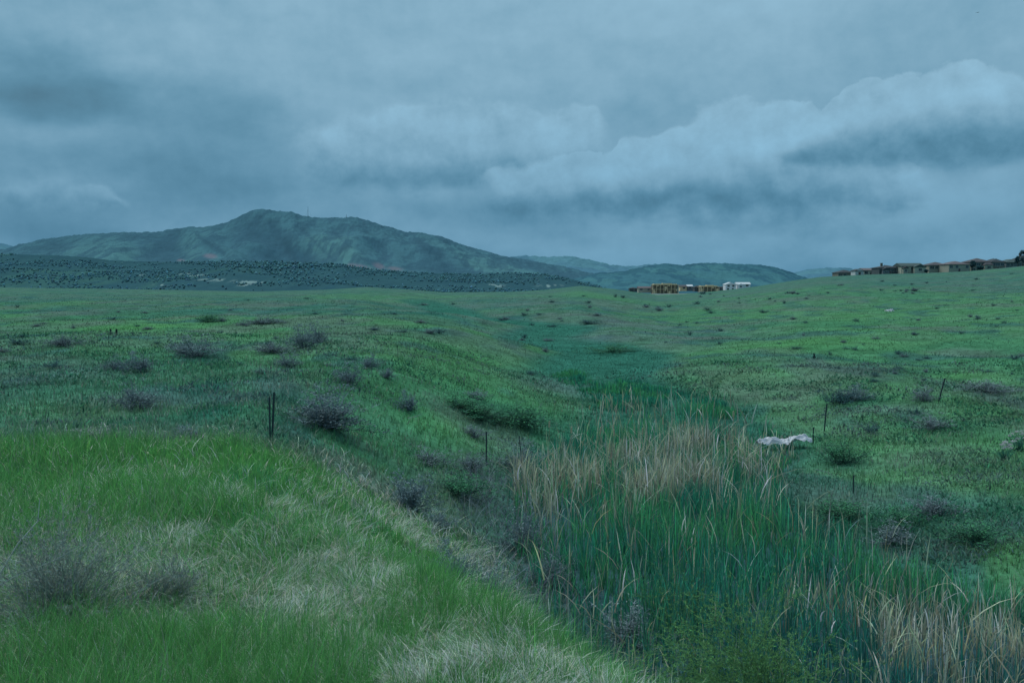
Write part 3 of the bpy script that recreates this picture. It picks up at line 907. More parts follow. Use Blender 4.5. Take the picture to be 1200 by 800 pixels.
# ------------------------------------------------------------------ hills, distance haze put into their colours
def hill(name, prof, dist, depth, colfun, mat, label, seed, base=-30, spur=.25, cols=900, back=1.0, rough=.012, treeline=3.0):
    p = np.array(prof, float)
    pxs = np.linspace(p[0, 0], p[-1, 0], cols)
    pys = np.interp(pxs, p[:, 0], p[:, 1])
    k = np.ones(9) / 9
    pys = np.convolve(np.pad(pys, 4, mode='edge'), k, 'valid')
    rows = 70
    tt = np.concatenate([np.linspace(0, 1, rows), 1 + np.linspace(0, 1, 14)[1:]])
    U = (pxs - 600) / F
    dz = np.tan(np.arctan((400 - pys) / F) - PITCH)
    ridge = CAMZ + dz * dist
    UU, TT = np.meshgrid(U, tt, indexing='ij')
    RZ = np.repeat(ridge[:, None], len(tt), 1)
    Y = dist - depth * (1 - np.minimum(TT, 1)) + (np.maximum(TT, 1) - 1) * depth * back
    # warp so that spurs run obliquely
    X = UU * (dist if True else Y)
    X = UU * Y
    up = np.minimum(TT, 1); dn = np.maximum(TT, 1) - 1
    s = 1.0 / (depth * .28)
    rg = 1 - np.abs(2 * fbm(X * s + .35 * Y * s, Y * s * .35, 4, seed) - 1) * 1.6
    env = np.sin(np.pi * np.clip(up, 0, 1)) * (dn == 0)
    shape = up ** .85 * (1 - dn ** 1.3)
    Z = base + (RZ - base) * np.clip(shape - spur * env * (1 - rg) + 0, 0, 1)
    tr = (fbm(X / (dist * .0035), Y / (dist * .0035), 3, seed + 3) - .5) * treeline * 2 * (up > .05)
    Z = Z + tr * (dist / 2500) * up
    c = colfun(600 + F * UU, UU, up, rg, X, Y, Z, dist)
    V = np.stack([X, Y, Z], -1).reshape(-1, 3)
    n1 = len(tt)
    i = np.arange(cols - 1)[:, None] * n1 + np.arange(n1 - 1)[None]
    Q = np.stack([i, i + n1, i + n1 + 1, i + 1], -1).reshape(-1, 4)
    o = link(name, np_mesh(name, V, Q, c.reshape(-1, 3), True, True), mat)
    tag(o, label, 'hill', kind='structure')
    return pxs, ridge, (X, Y, Z)

def pyof(X, Y, Z):
    a = np.arctan((Z - CAMZ) / Y) + PITCH
    return 400 - F * np.tan(a)

def col_mountain(px, U, up, rg, X, Y, Z, d):
    py = pyof(X, Y, Z)
    a = np.array((.060, .125, .145)); b = np.array((.085, .170, .165)); dk = np.array((.048, .098, .125))
    n = fbm(X / 230 + Y / 700, Y / 1100, 4, 7); n2 = fbm(X / 42, Y / 190, 4, 17)
    c = np.broadcast_to(a, np.shape(px) + (3,)).copy()
    c = mix3(c, b, sstep(.45, .62, n) * .6 * sstep(1, .5, up) + .25 * sstep(.6, .1, up))
    c = mix3(c, dk * .92, sstep(.75, .3, rg) * .9)  # hollows between spurs darkened, relief shade put into the colour
    c = mix3(c, dk * .9, sstep(.50, .58, n2) * .65)
    c = mix3(c, dk * .85, sstep(.50, .60, fbm(X / 13, Y / 60, 2, 27)) * .5 * sstep(.35, .6, n2 + .15))
    c = mix3(c, dk, sstep(.90, 1.0, up) * .5)
    # ravines running down to the right, their shade put into the colour
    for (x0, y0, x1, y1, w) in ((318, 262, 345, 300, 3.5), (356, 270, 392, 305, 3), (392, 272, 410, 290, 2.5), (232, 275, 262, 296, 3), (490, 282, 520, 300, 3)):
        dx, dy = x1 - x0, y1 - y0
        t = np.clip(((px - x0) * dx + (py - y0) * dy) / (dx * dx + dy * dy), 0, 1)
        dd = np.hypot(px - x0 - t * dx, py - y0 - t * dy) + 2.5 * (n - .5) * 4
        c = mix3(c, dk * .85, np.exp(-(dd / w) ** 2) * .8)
    red = np.array((.145, .130, .150))
    for (x0, y0, rx, ry) in ((413, 312, 11, 3), (425, 314, 10, 3), (445, 312, 6, 4), (463, 315, 9, 3), (480, 321, 9, 2.5), (248, 300, 8, 3), (213, 305, 5, 1.5), (440, 318, 20, 2)):
        g = np.exp(-(((px - x0 + (py - y0) * -.8) / rx) ** 2 + ((py - y0) / ry) ** 2))
        c = mix3(c, red, np.clip(g * 1.3 - .2 + .5 * (n2 - .5), 0, .8))
    return c
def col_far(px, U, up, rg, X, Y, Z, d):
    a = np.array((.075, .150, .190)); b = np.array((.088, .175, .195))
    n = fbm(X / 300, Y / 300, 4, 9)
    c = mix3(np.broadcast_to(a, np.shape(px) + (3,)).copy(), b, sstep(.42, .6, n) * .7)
    return mix3(c, a * .88, sstep(.6, .3, rg) * .6)  # painted relief shade in the hollows between spurs
def col_ridge(px, U, up, rg, X, Y, Z, d):
    a = np.array((.048, .115, .135)); dk = np.array((.032, .080, .105)); b = np.array((.065, .150, .150))
    n = fbm(X / 110 + Y / 300, Y / 420, 4, 11); n2 = fbm(X / 20, Y / 90, 4, 13)
    c = np.broadcast_to(a, np.shape(px) + (3,)).copy()
    c = mix3(c, b, sstep(.48, .6, n) * .5)
    c = mix3(c, dk, sstep(.48, .58, n2) * .7)
    return mix3(c, dk, sstep(.88, 1, up) * .6)
def col_mesa(px, U, up, rg, X, Y, Z, d):
    py = pyof(X, Y, Z)
    a = np.array((.033, .075, .084)); dk = np.array((.028, .066, .080)); b = np.array((.044, .098, .084))
    n = fbm(X / 130, Y / 420, 4, 19); n2 = fbm(X / 18, Y / 110, 4, 23)
    c = np.broadcast_to(a, np.shape(px) + (3,)).copy()
    c = mix3(c, b, sstep(.48, .62, n) * .7 * sstep(420, 100, px))
    c = mix3(c, dk, sstep(.48, .6, n2) * .6)
    for (x0, y0, rx, ry) in ((222, 322, 12, 1.6), (232, 322.5, 6, 1), (250, 328, 14, 1.2), (284, 330, 10, 1.3), (290, 334, 10, 1.0), (300, 331, 9, 1), (188, 334, 6, .8), (163, 322, 6, .7), (575, 335, 12, 1.6), (645, 335, 10, 1.3)):
        g = np.exp(-(((px - x0) / rx) ** 2 + ((py - y0) / ry) ** 2))
        c = mix3(c, np.array((.26, .31, .28)), np.clip(g * 1.2 * sstep(.45, .62, fbm(X / 7, Y / 60, 2, 77)), 0, .6))
    return c

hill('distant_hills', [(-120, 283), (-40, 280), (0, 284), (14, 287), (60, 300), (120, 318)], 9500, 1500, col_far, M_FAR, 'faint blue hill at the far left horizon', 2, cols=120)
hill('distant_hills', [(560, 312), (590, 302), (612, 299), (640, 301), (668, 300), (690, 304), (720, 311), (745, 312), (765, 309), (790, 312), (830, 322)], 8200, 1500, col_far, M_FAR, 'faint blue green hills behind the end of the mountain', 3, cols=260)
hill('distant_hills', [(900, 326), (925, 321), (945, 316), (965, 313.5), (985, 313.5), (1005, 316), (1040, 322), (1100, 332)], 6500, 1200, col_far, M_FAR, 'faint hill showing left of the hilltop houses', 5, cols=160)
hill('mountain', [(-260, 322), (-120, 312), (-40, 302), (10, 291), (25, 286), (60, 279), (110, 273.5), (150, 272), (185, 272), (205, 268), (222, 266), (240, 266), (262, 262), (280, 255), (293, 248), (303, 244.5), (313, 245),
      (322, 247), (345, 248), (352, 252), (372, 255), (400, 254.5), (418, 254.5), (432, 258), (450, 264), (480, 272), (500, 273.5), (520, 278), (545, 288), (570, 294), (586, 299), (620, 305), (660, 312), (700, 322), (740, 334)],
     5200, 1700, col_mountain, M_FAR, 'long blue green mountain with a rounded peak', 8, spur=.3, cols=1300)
hill('hill_ridge', [(640, 332), (670, 327), (700, 320), (730, 318), (755, 312), (775, 309), (800, 310.5), (820, 308), (850, 308.5), (880, 309.5), (900, 311.5), (915, 315), (932, 321), (950, 328), (980, 340)],
     3000, 800, col_ridge, M_HILL, 'wooded dark blue ridge behind the construction site', 12, cols=520)
m_px, m_ridge, m_xyz = hill('wooded_mesa', [(-400, 298), (-100, 297), (0, 297.5), (60, 299), (100, 301), (130, 305), (170, 306.5), (230, 307), (270, 306), (330, 307), (400, 310), (440, 316), (500, 320), (560, 321), (600, 320), (640, 321), (662, 325), (690, 332), (730, 345)],
     2300, 900, col_mesa, M_HILL, 'low dark scrubby mesa in front of the mountain', 14, spur=.15, cols=1200, treeline=1.5)

# trees of the far wooded slopes read as one mass
def far_trees():
    parts = []
    # low poly crowns: 2 stacked fans of irregular faces
    def add(X, Y, Z, s, c):
        n = len(X); g = rng
        k = 6
        a = np.arange(k) * 2 * np.pi / k
        V = np.empty((n, k * 2 + 2, 3)); base = np.stack([X, Y, Z], -1)
        for ring, (rr, zz) in enumerate(((.42, .28), (.40, .62))):
            rad = rr * s[:, None] * g.uniform(.6, 1.3, (n, k))
            V[:, ring * k:(ring + 1) * k, 0] = base[:, None, 0] + rad * np.cos(a)
            V[:, ring * k:(ring + 1) * k, 1] = base[:, None, 1] + rad * np.sin(a)
            V[:, ring * k:(ring + 1) * k, 2] = base[:, None, 2] + (zz * s)[:, None] * g.uniform(.75, 1.25, (n, k))
        V[:, -2] = base; V[:, -1] = base + np.stack([g.normal(0, .08, n) * s, 0 * s, s * g.uniform(.85, 1.15, n)], -1)
        T = []
        for i in range(k):
            j = (i + 1) % k
            T += [(i, j, k + j), (i, k + j, k + i), (2 * k, j, i), (k + i, k + j, 2 * k + 1)]
        T = np.array(T)
        TT = (np.arange(n)[:, None, None] * (2 * k + 2) + T[None]).reshape(-1, 3)
        C = np.repeat(c, 2 * k + 2, 0)
        return V.reshape(-1, 3), TT, C
    X, Y, Z = [a.reshape(-1) for a in m_xyz]
    px = 600 + F * X / Y; py = pyof(X, Y, Z)
    n = 6000
    ok = np.nonzero((py < 345) & (Y < 2310) & (px > -150) & (px < 715))[0]
    w = .06 + 3.0 * sstep(.5, .62, fbm(X[ok] / 120, Y[ok] / 90, 3, 5)) + 2.2 * sstep(2150, 2290, Y[ok]) * sstep(120, 200, px[ok]) * (.3 + sstep(.45, .6, fbm(X[ok] / 70, Y[ok] * 0, 2, 6)))
    w += 2.0 * blob(px[ok], py[ok], 335, 313, 50, 6) + 1.2 * blob(px[ok], py[ok], 440, 320, 60, 5) + 1.3 * blob(px[ok], py[ok], 610, 325, 60, 5)
    idx = rng.choice(ok, n, p=w / w.sum())
    s = rng.uniform(1.8, 5.0, n) * (1 + .5 * blob(px[idx], py[idx], 335, 313, 50, 8))
    c = jitter(np.broadcast_to(np.array((.058, .124, .138)), (n, 3)), .25)
    parts.append(add(X[idx] + rng.normal(0, 4, n), Y[idx] + rng.normal(0, 5, n), Z[idx] - 1.0, s, c))
    return parts
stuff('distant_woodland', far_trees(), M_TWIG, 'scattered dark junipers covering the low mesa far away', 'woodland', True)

# radio masts on the mountain
M_MAST = solid('mast_steel', (.08, .12, .15), .6, .1, 1)
def mast(px, pyt, pyb, dist, r, label):
    u, e1 = elev(px, pyt); _, e0 = elev(px, pyb)
    z0 = CAMZ + e0 * dist; z1 = CAMZ + e1 * dist
    e = empty('radio_mast', (u * dist, dist - 5, z0 - 8))
    bm = bmesh.new(); tube(bm, [(0, 0, 0), (0, 0, z1 - z0 + 8)], r, r * .5, 4); bm_link('pole', bm, M_MAST, e)
    bm = bmesh.new()
    for k in range(3):
        a = k * 2.094
        tube(bm, [(math.cos(a) * 22, math.sin(a) * 22, 4), (0, 0, (z1 - z0) * .9)], .15, .15, 3)
    bm_link('guy_wires', bm, M_MAST, e)
    tag(e, label, 'radio mast')
mast(361, 242, 254, 5180, 1.0, 'tall thin mast on the saddle right of the mountain peak')
mast(406, 251, 255, 5180, 1.3, 'short mast on the right shoulder of the mountain')

# ------------------------------------------------------------------ houses
M_ROOF = {'brown': solid('brown_shingles', (.085, .085, .095), .9, .3, 1.2), 'dark': solid('dark_shingles', (.045, .06, .07), .9, .3, 1.2),
          'red': solid('reddish_tiles', (.13, .115, .125), .9, .25, 1.2), 'green': solid('green_grey_shingles', (.06, .095, .095), .9, .2, 1.2)}
M_WALL = {'tan': solid('tan_stucco', (.30, .31, .26), .9, .12, .8), 'cream': solid('cream_siding', (.40, .41, .34), .9, .1, .8),
          'grey': solid('grey_siding', (.13, .16, .18), .9, .12, .8), 'brown': solid('brown_siding', (.17, .16, .14), .9, .15, .8),
          'white': solid('white_siding', (.50, .53, .54), .8, .08, .8), 'dark': solid('slate_siding', (.07, .09, .10), .9, .1, .8)}
M_TRIM = solid('window_trim', (.35, .37, .36), .7, .08, 2)
M_DOOR = solid('door_paint', (.09, .08, .08), .6, .1, 2)
def glass_mat():
    m, nt, out = new_mat('window_glass')
    b = nt.nodes.new('ShaderNodeBsdfPrincipled'); b.inputs['Roughness'].default_value = .08
    n = nt.nodes.new('ShaderNodeTexNoise'); n.inputs['Scale'].default_value = .6
    tc = nt.nodes.new('ShaderNodeTexCoord'); nt.links.new(tc.outputs['Object'], n.inputs['Vector'])
    r = nt.nodes.new('ShaderNodeMix'); r.data_type = 'RGBA'
    r.inputs['A'].default_value = (.012, .03, .04, 1); r.inputs['B'].default_value = (.04, .08, .10, 1)
    nt.links.new(n.outputs['Fac'], r.inputs['Factor']); nt.links.new(r.outputs['Result'], b.inputs['Base Color'])
    nt.links.new(b.outputs[0], out.inputs[0]); return m
M_GLASS = glass_mat()

def box(bm, x0, x1, y0, y1, z0, z1):
    r = bmesh.ops.create_cube(bm, size=1)
    for v in r['verts']:
        v.co = Vector(((x0 + x1) / 2 + v.co.x * (x1 - x0), (y0 + y1) / 2 + v.co.y * (y1 - y0), (z0 + z1) / 2 + v.co.z * (z1 - z0)))

def roof_bm(x0, x1, y0, y1, z, h, kind, ov=.45):
    bm = bmesh.new()
    x0 -= ov; x1 += ov; y0 -= ov; y1 += ov
    w, d = x1 - x0, y1 - y0; yc = (y0 + y1) / 2; xc = (x0 + x1) / 2
    if kind == 'hip':
        if w >= d: rp = [(x0 + d / 2 * .9, yc), (x1 - d / 2 * .9, yc)]
        else: rp = [(xc, y0 + w / 2 * .9), (xc, y1 - w / 2 * .9)]
    elif kind == 'gable_x': rp = [(x0, yc), (x1, yc)]          # ridge along x
    else: rp = [(xc, y0), (xc, y1)]                             # ridge along y, gable faces the camera
    eave = .18
    low = [bm.verts.new((x, y, z)) for x, y in ((x0, y0), (x1, y0), (x1, y1), (x0, y1))]
    up = [bm.verts.new((v.co.x, v.co.y, z + eave)) for v in low]
    r0 = bm.verts.new((*rp[0], z + eave + h)); r1 = bm.verts.new((*rp[1], z + eave + h))
    bm.faces.new(low[::-1])
    for k in range(4): bm.faces.new((low[k], low[(k + 1) % 4], up[(k + 1) % 4], up[k]))
    if (kind == 'hip' and w >= d) or kind == 'gable_x':
        bm.faces.new((up[0], up[1], r1, r0)); bm.faces.new((up[2], up[3], r0, r1))
        bm.faces.new((up[1], up[2], r1)); bm.faces.new((up[3], up[0], r0))
    else:
        bm.faces.new((up[0], up[1], r0)); bm.faces.new((up[1], up[2], r1, r0))
        bm.faces.new((up[2], up[3], r1)); bm.faces.new((up[3], up[0], r0, r1))
    return bm

def opening(parent, x, z, w, h, y, name='window'):
    bm = bmesh.new()
    t = .12
    box(bm, x - w / 2 - t, x + w / 2 + t, y - .08, y - .003, z - t, z); box(bm, x - w / 2 - t, x + w / 2 + t, y - .08, y - .003, z + h, z + h + t)
    box(bm, x - w / 2 - t, x - w / 2, y - .08, y - .003, z, z + h); box(bm, x + w / 2, x + w / 2 + t, y - .08, y - .003, z, z + h)
    if name == 'window': box(bm, x - .04, x + .04, y - .07, y - .003, z, z + h)
    o = bm_link(name, bm, M_TRIM, parent)
    bm = bmesh.new(); box(bm, x - w / 2, x + w / 2, y - .035, y - .004, z, z + h)
    bm_link('pane' if name == 'window' else 'leaf', bm, M_GLASS if name == 'window' else M_DOOR, o)

def house(px0, px1, pytop, dist, wall, roof, kind, storeys, label, wings=(), chimney=False, extra=1.0, depth=11, nwin=3, door=True, seed=0, name='house', group='houses along the hilltop', basedrop=.3):
    g = random.Random(seed)
    u0, _ = elev(px0, 330); u1, _ = elev(px1, 330); _, et = elev((px0 + px1) / 2, pytop)
    X0, X1 = u0 * dist, u1 * dist; w = X1 - X0; xc = (X0 + X1) / 2
    zb = min(float(H(X0, dist)), float(H(X1, dist)), float(H(xc, dist))) - basedrop
    top = CAMZ + et * dist + 1.5 / F * dist
    w *= .95
    total = max(top - zb, 3.0)
    rh = min(total * .27, depth * .3, w * .3)
    hw_ = total - rh - .18
    e = empty(name, (xc, dist, zb))
    x0, x1 = -w / 2, w / 2
    bm = bmesh.new(); box(bm, x0, x1, 0, depth, 0, hw_)
    wb = bm_link('wall', bm, M_WALL[wall], e)
    if kind == 'gable_y':
        bm = bmesh.new(); a = [bm.verts.new(p) for p in ((x0 + .3, -.002, hw_ + .18), (x1 - .3, -.002, hw_ + .18), (0, -.002, hw_ + .18 + rh * .93))]
        b = [bm.verts.new(p) for p in ((x0 + .3, -.3, hw_ + .18), (x1 - .3, -.3, hw_ + .18), (0, -.3, hw_ + .18 + rh * .93))]
        # gable panel, set proud of the roof end
        for v in a: v.co.y = -.44
        for v in b: v.co.y = -.52
        bm.faces.new(a); bm.faces.new(b[::-1])
        for k in range(3): bm.faces.new((a[k], b[k], b[(k + 1) % 3], a[(k + 1) % 3]))
        bm_link('gable', bm, M_WALL[wall], e)
    rf = bm_link('roof', roof_bm(x0, x1, 0, depth, hw_, rh, kind), M_ROOF[roof], e)
    if chimney:
        bm = bmesh.new(); cx = x0 + w * .3; box(bm, cx - .5, cx + .5, depth * .5, depth * .5 + .9, hw_, hw_ + rh + 1.1); box(bm, cx - .6, cx + .6, depth * .5 - .1, depth * .5 + 1, hw_ + rh + 1.1, hw_ + rh + 1.3)
        bm_link('chimney', bm, M_WALL['brown'], rf)
    for s in range(storeys):
        zz = hw_ - 1.75 - s * 2.6
        if zz < .2: break
        for k in range(nwin):
            xx = x0 + w * (k + .5 + g.uniform(-.12, .12)) / nwin
            if door and s == storeys - 1 and k == nwin // 2: continue
            opening(e, xx, zz, g.uniform(1.3, 2.2), 1.35, 0)
    if door: opening(e, x0 + w * .5, .05, 1.1, min(2.1, hw_ - .6), 0, 'door')
    for (wx0, wx1, wd, wh, wk, wm, wr) in wings:       # fractions of width, forward depth, fraction of wall height
        a, b = x0 + wx0 * w, x0 + wx1 * w; hh = hw_ * wh
        bm = bmesh.new(); box(bm, a, b, -wd, -.003, 0, hh); wg = bm_link('wing', bm, M_WALL[wm], e)
        bm_link('wing_roof', roof_bm(a, b, -wd, -.5, hh, min(1.4, (b - a) * .28), wk, .35), M_ROOF[wr], e)
        opening(e, (a + b) / 2, max(.4, hh - 1.7), min(1.6, (b - a) * .4), 1.1, -wd)
    tag(e, label, 'house', group)
    return e
D = 510
house(982, 1003, 317.5, D + 60, 'brown', 'dark', 'hip', 1, 'lowest dark roofed house at the left end of the hilltop row', seed=1, nwin=4)
house(1002, 1012.5, 316.5, D + 15, 'white', 'dark', 'gable_y', 1, 'tiny white gabled house second from the left of the row', seed=2, nwin=1, depth=7)
house(1012, 1029.5, 315.5, D + 25, 'cream', 'red', 'gable_x', 1, 'low house with reddish roof and white front gable wing', seed=3, wings=((.55, .98, 3, .85, 'gable_y', 'white', 'red'),))
house(1029.5, 1056, 312, D, 'dark', 'dark', 'hip', 2, 'dark slate house with a small chimney on its roof', seed=4, chimney=True, wings=((.1, .4, 2.5, .75, 'gable_y', 'grey', 'dark'),), nwin=4)
house(1055.5, 1083, 309.5, D - 5, 'cream', 'green', 'gable_x', 2, 'cream house with grey green roof and broad right gable', seed=5, wings=((.5, 1.0, 2.5, .88, 'gable_y', 'cream', 'green'), (.02, .24, 2, .75, 'gable_y', 'tan', 'brown')))
house(1083.5, 1090, 313, D + 22, 'grey', 'dark', 'hip', 1, 'narrow grey house filling the gap right of the cream gable', seed=15, nwin=1, door=False)
house(1088, 1113, 308.3, D, 'tan', 'brown', 'hip', 2, 'two storey tan house with brown hip roof', seed=6, wings=((.6, .98, 3, .62, 'hip', 'cream', 'brown'),), nwin=4)
house(1111, 1137, 307.3, D - 12, 'tan', 'red', 'hip', 1, 'tan house with broad reddish hip roof and big windows', seed=7, nwin=4, depth=13)
house(1137, 1162, 303.8, D, 'brown', 'brown', 'hip', 2, 'tall brown house with a lower tan wing on its right half', seed=8, wings=((.55, .95, 3, .7, 'hip', 'tan', 'brown'),), nwin=4)
house(1161.5, 1177.5, 304.5, D + 5, 'brown', 'dark', 'hip', 2, 'compact brown house with a round tree behind it', seed=9, nwin=3)
house(1178, 1197, 305.0, D + 12, 'grey', 'green', 'hip', 1, 'low wide grey house with greenish roof near the right edge', seed=10, nwin=4)
house(1192, 1222, 300.5, D + 30, 'dark', 'dark', 'hip', 2, 'dark house cut by the right edge of the picture', seed=11, chimney=True)
house(1215, 1240, 298, D + 10, 'tan', 'brown', 'hip', 2, 'tan house just past the right edge', seed=12)

# trees by the houses
def tree(px, pytop, dist, wpx, label, seed):
    g = np.random.default_rng(seed)
    u, et = elev(px, pytop); x = u * dist
    zb = float(H(x, dist)); top = CAMZ + et * dist; h = top - zb; w = wpx / F * dist
    e = empty('leafy_tree', (x, dist, zb))
    bm = bmesh.new(); tube(bm, [(0, 0, -.3), (.05, 0, h * .3), (-.05, 0, h * .55)], .22, .1, 7)
    tips = []
    for k in range(7):
        a = g.uniform(0, 6.28); p = (math.cos(a) * w * .3, math.sin(a) * w * .3, h * g.uniform(.6, .85)); tips.append(p)
        tube(bm, [(0, 0, h * g.uniform(.3, .5)), tuple(v * .6 + (h * .2 if i == 2 else 0) for i, v in enumerate(p)), p], .09, .03, 5)
    bm_link('trunk', bm, solid('bark', (.05, .055, .05), .9), e)
    n = 2600
    c = g.normal(0, 1, (14, 3)); c /= np.linalg.norm(c, axis=1)[:, None]
    c = c * np.array([w * .32, w * .32, h * .25]) + np.array([0, 0, h * .68])
    k = g.integers(0, 14, n); d = g.normal(0, 1, (n, 3)); d /= np.linalg.norm(d, axis=1)[:, None]
    c0 = c[k] + d * (w * .27) * g.uniform(.3, 1, (n, 1))
    c0[:, 2] = np.minimum(c0[:, 2], h)
    a1 = g.normal(0, 1, (n, 3)) * .16; a2 = g.normal(0, 1, (n, 3)) * .16
    V = np.stack([c0, c0 + a1, c0 + a2], 1).reshape(-1, 3)
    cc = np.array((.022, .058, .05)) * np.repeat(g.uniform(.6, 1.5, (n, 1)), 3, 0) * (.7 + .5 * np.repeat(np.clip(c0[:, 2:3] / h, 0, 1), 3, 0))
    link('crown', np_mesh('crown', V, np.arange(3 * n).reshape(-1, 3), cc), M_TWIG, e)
    tag(e, label, 'tree', 'trees by the hilltop houses')
tree(1165.5, 302.0, D + 24, 9, 'rounded dark tree rising behind the compact brown house', 1)
tree(1199, 293, D + 18, 9, 'tall dark tree cut by the right edge beside the houses', 2)
tree(1193, 300, D + 8, 6, 'smaller tree left of the tall dark one at the edge', 3)
tree(1140, 305, D - 8, 7, 'dark tree at the left corner of the tall brown house', 4)
tree(1037, 310.5, D + 20, 4, 'small pointed tree behind the dark slate house', 5)
tree(1149, 312, D - 16, 8, 'low bushy tree in front of the tall brown house', 6)
tree(1086, 316, D - 10, 5, 'small tree between the cream house and the tan one', 7)

# ------------------------------------------------------------------ construction site
M_OSB = solid('yellow_sheathing', (.55, .47, .30), .85, .15, .5)
M_WRAP = solid('house_wrap', (.60, .64, .66), .6, .06, .4)
M_VOID = solid('opening_shade', (.17, .165, .13), .9, .2, 1)
M_TIMBER = solid('framing_timber', (.50, .42, .27), .85, .2, 1)
def frame_building(px0, px1, pytop, pybot, dist, nb, nf, label):
    u0, et = elev(px0, pytop); u1, eb = elev(px1, pybot)
    X0, X1 = u0 * dist, u1 * dist; w = X1 - X0
    zb = CAMZ + eb * dist; h = (CAMZ + et * dist) - zb
    e = empty('building_under_construction', ((X0 + X1) / 2, dist, zb - .4)); h += .4
    d = 14; hf = h / nf
    bm = bmesh.new()
    for f in range(nf + 1):                                   # floor decks
        box(bm, -w / 2, w / 2, 0, d, max(0, f * hf - .35), max(.2, f * hf))
    bm_link('floor_deck', bm, M_OSB, e)
    bm = bmesh.new(); box(bm, -w / 2 + .5, w / 2 - .5, 2.2, d - .5, .2, h - .4); bm_link('shade_block', bm, M_VOID, e)  # dark block put in for the shade behind the open frame
    for k in range(nb + 1):
        bm = bmesh.new()
        x = -w / 2 + .2 + (w - .4) * k / nb
        for f in range(nf): box(bm, x - .22, x + .22, .05, .45, f * hf + (.2 if f == 0 else .003), (f + 1) * hf - .353)
        bm_link('timber_post', bm, M_TIMBER, e)
    bm = bmesh.new()
    for k in range(nb):
        x = -w / 2 + (w) * (k + .5) / nb; ww = w / nb
        for f in range(nf):
            if (k * 7 + f * 3) % 4 == 0: box(bm, x - ww * .28, x + ww * .28, .1, .3, f * hf + .21, f * hf + hf * .6)
            if (k * 5 + f) % 3 == 0: box(bm, x - ww * .26, x + ww * .05, .12, .32, f * hf + hf * .605, (f + 1) * hf - .36)
    bm_link('sheathing', bm, M_OSB, e)
    bm = bmesh.new(); box(bm, -w / 2 + 1.5, w / 2 - 1.5, 1.5, d - 1.5, h + .003, h + .6); box(bm, -w * .1, w * .25, 2, d - 3, h + .603, h + 1.1); bm_link('parapet', bm, M_OSB, e)
    tag(e, label, 'building')
frame_building(765, 795.5, 333.4, 343.5, 880, 7, 2, 'long yellow timber framed block under construction, larger of two')
frame_building(820, 843, 335.5, 341.5, 880, 5, 1, 'low yellow timber framed block under construction, smaller of two')
M_WALL['yellow'] = M_OSB; M_WALL['wrap'] = M_WRAP; M_ROOF['wrap'] = solid('roof_underlay', (.52, .57, .60), .7, .08, .5); M_ROOF['osb'] = M_OSB
def site(px0, px1, pyt, pyb, dist, wall, roof, kind, label, nwin=2, st=1, wings=()):
    u0, et = elev(px0, pyt); u1, eb = elev(px1, pyb)
    xc = (u0 + u1) / 2 * dist
    zb = CAMZ + eb * dist
    b = float(min(H(u0 * dist, dist), H(u1 * dist, dist), H(xc, dist)))
    return house(px0, px1, pyt, dist, wall, roof, kind, st, label, nwin=nwin, door=False, basedrop=b - zb, depth=10, group='houses at the construction site', wings=wings, seed=int(px0))
site(850, 863, 332.2, 340, 850, 'wrap', 'wrap', 'gable_y', 'white wrapped house shell with steep gable, left of the white pair', 2, 2)
site(863.5, 880, 332.2, 338.5, 860, 'wrap', 'wrap', 'gable_x', 'wide white wrapped house shell, right of the white pair', 2, 1, wings=((.05, .45, 2, .8, 'gable_y', 'wrap', 'wrap'),))
site(797, 805, 335.3, 341, 900, 'yellow', 'brown', 'gable_x', 'small yellow sheathed shed right of the larger timber block', 1)
site(805.5, 812, 335.0, 341, 905, 'grey', 'wrap', 'gable_x', 'small grey walled building with pale roof at the site', 1)
site(814, 822, 336.0, 341.5, 890, 'dark', 'dark', 'hip', 'small dark building left of the smaller timber block', 1)
site(748, 765, 337.0, 343, 890, 'tan', 'red', 'gable_x', 'low tan building left of the larger timber block', 2)
site(738, 747, 338.0, 342, 905, 'dark', 'dark', 'hip', 'low dark building at the left end of the site', 1)
site(842, 850, 337.0, 340.5, 910, 'dark', 'dark', 'gable_x', 'low dark building between timber block and white shells', 1)

# ------------------------------------------------------------------ bird
u, e_ = elev(1146, 15)
bd = 90.0
be = empty('flying_bird', (u * bd, bd, CAMZ + e_ * bd), .7, (.5, .5, .5))
M_BIRD = solid('dark_feathers', (.03, .04, .05), .8, .2, 30)
bm = bmesh.new(); tube(bm, [(-.19, 0, 0), (-.12, 0, .0), (-.02, 0, .012), (.08, 0, .012), (.13, 0, .02), (.17, 0, .018)], .02, .02, 8)
for v in bm.verts:
    k = np.interp(v.co.x, [-.19, -.12, -.03, .05, .1, .14, .17], [.35, .8, 2.2, 2.2, 1.2, 1.3, .2]); v.co.y *= k; v.co.z = .01 + (v.co.z - .01) * k
bm_link('body', bm, M_BIRD, be)
for s in (-1, 1):
    bm = bmesh.new()
    P = [((.07, .03 * s, .02), (-.05, .03 * s, .02)), ((.09, .16 * s, .08), (-.05, .15 * s, .07)), ((.05, .30 * s, .05), (-.05, .27 * s, .05)), ((-.04, .40 * s, .02), (-.06, .38 * s, .02))]
    vs = [(bm.verts.new(a), bm.verts.new(b)) for a, b in P]
    for p, q in zip(vs, vs[1:]): bm.faces.new((p[0], q[0], q[1], p[1]))
    r = bmesh.ops.extrude_face_region(bm, geom=bm.faces[:])
    for v in r['geom']:
        if isinstance(v, bmesh.types.BMVert): v.co.z -= .008
    bm_link('wing', bm, M_BIRD, be)
bm = bmesh.new(); box(bm, -.27, -.17, -.035, .035, .0, .008); bm_link('tail', bm, M_BIRD, be)
tag(be, 'small dark bird flying high in the cloudy sky at upper right', 'bird')

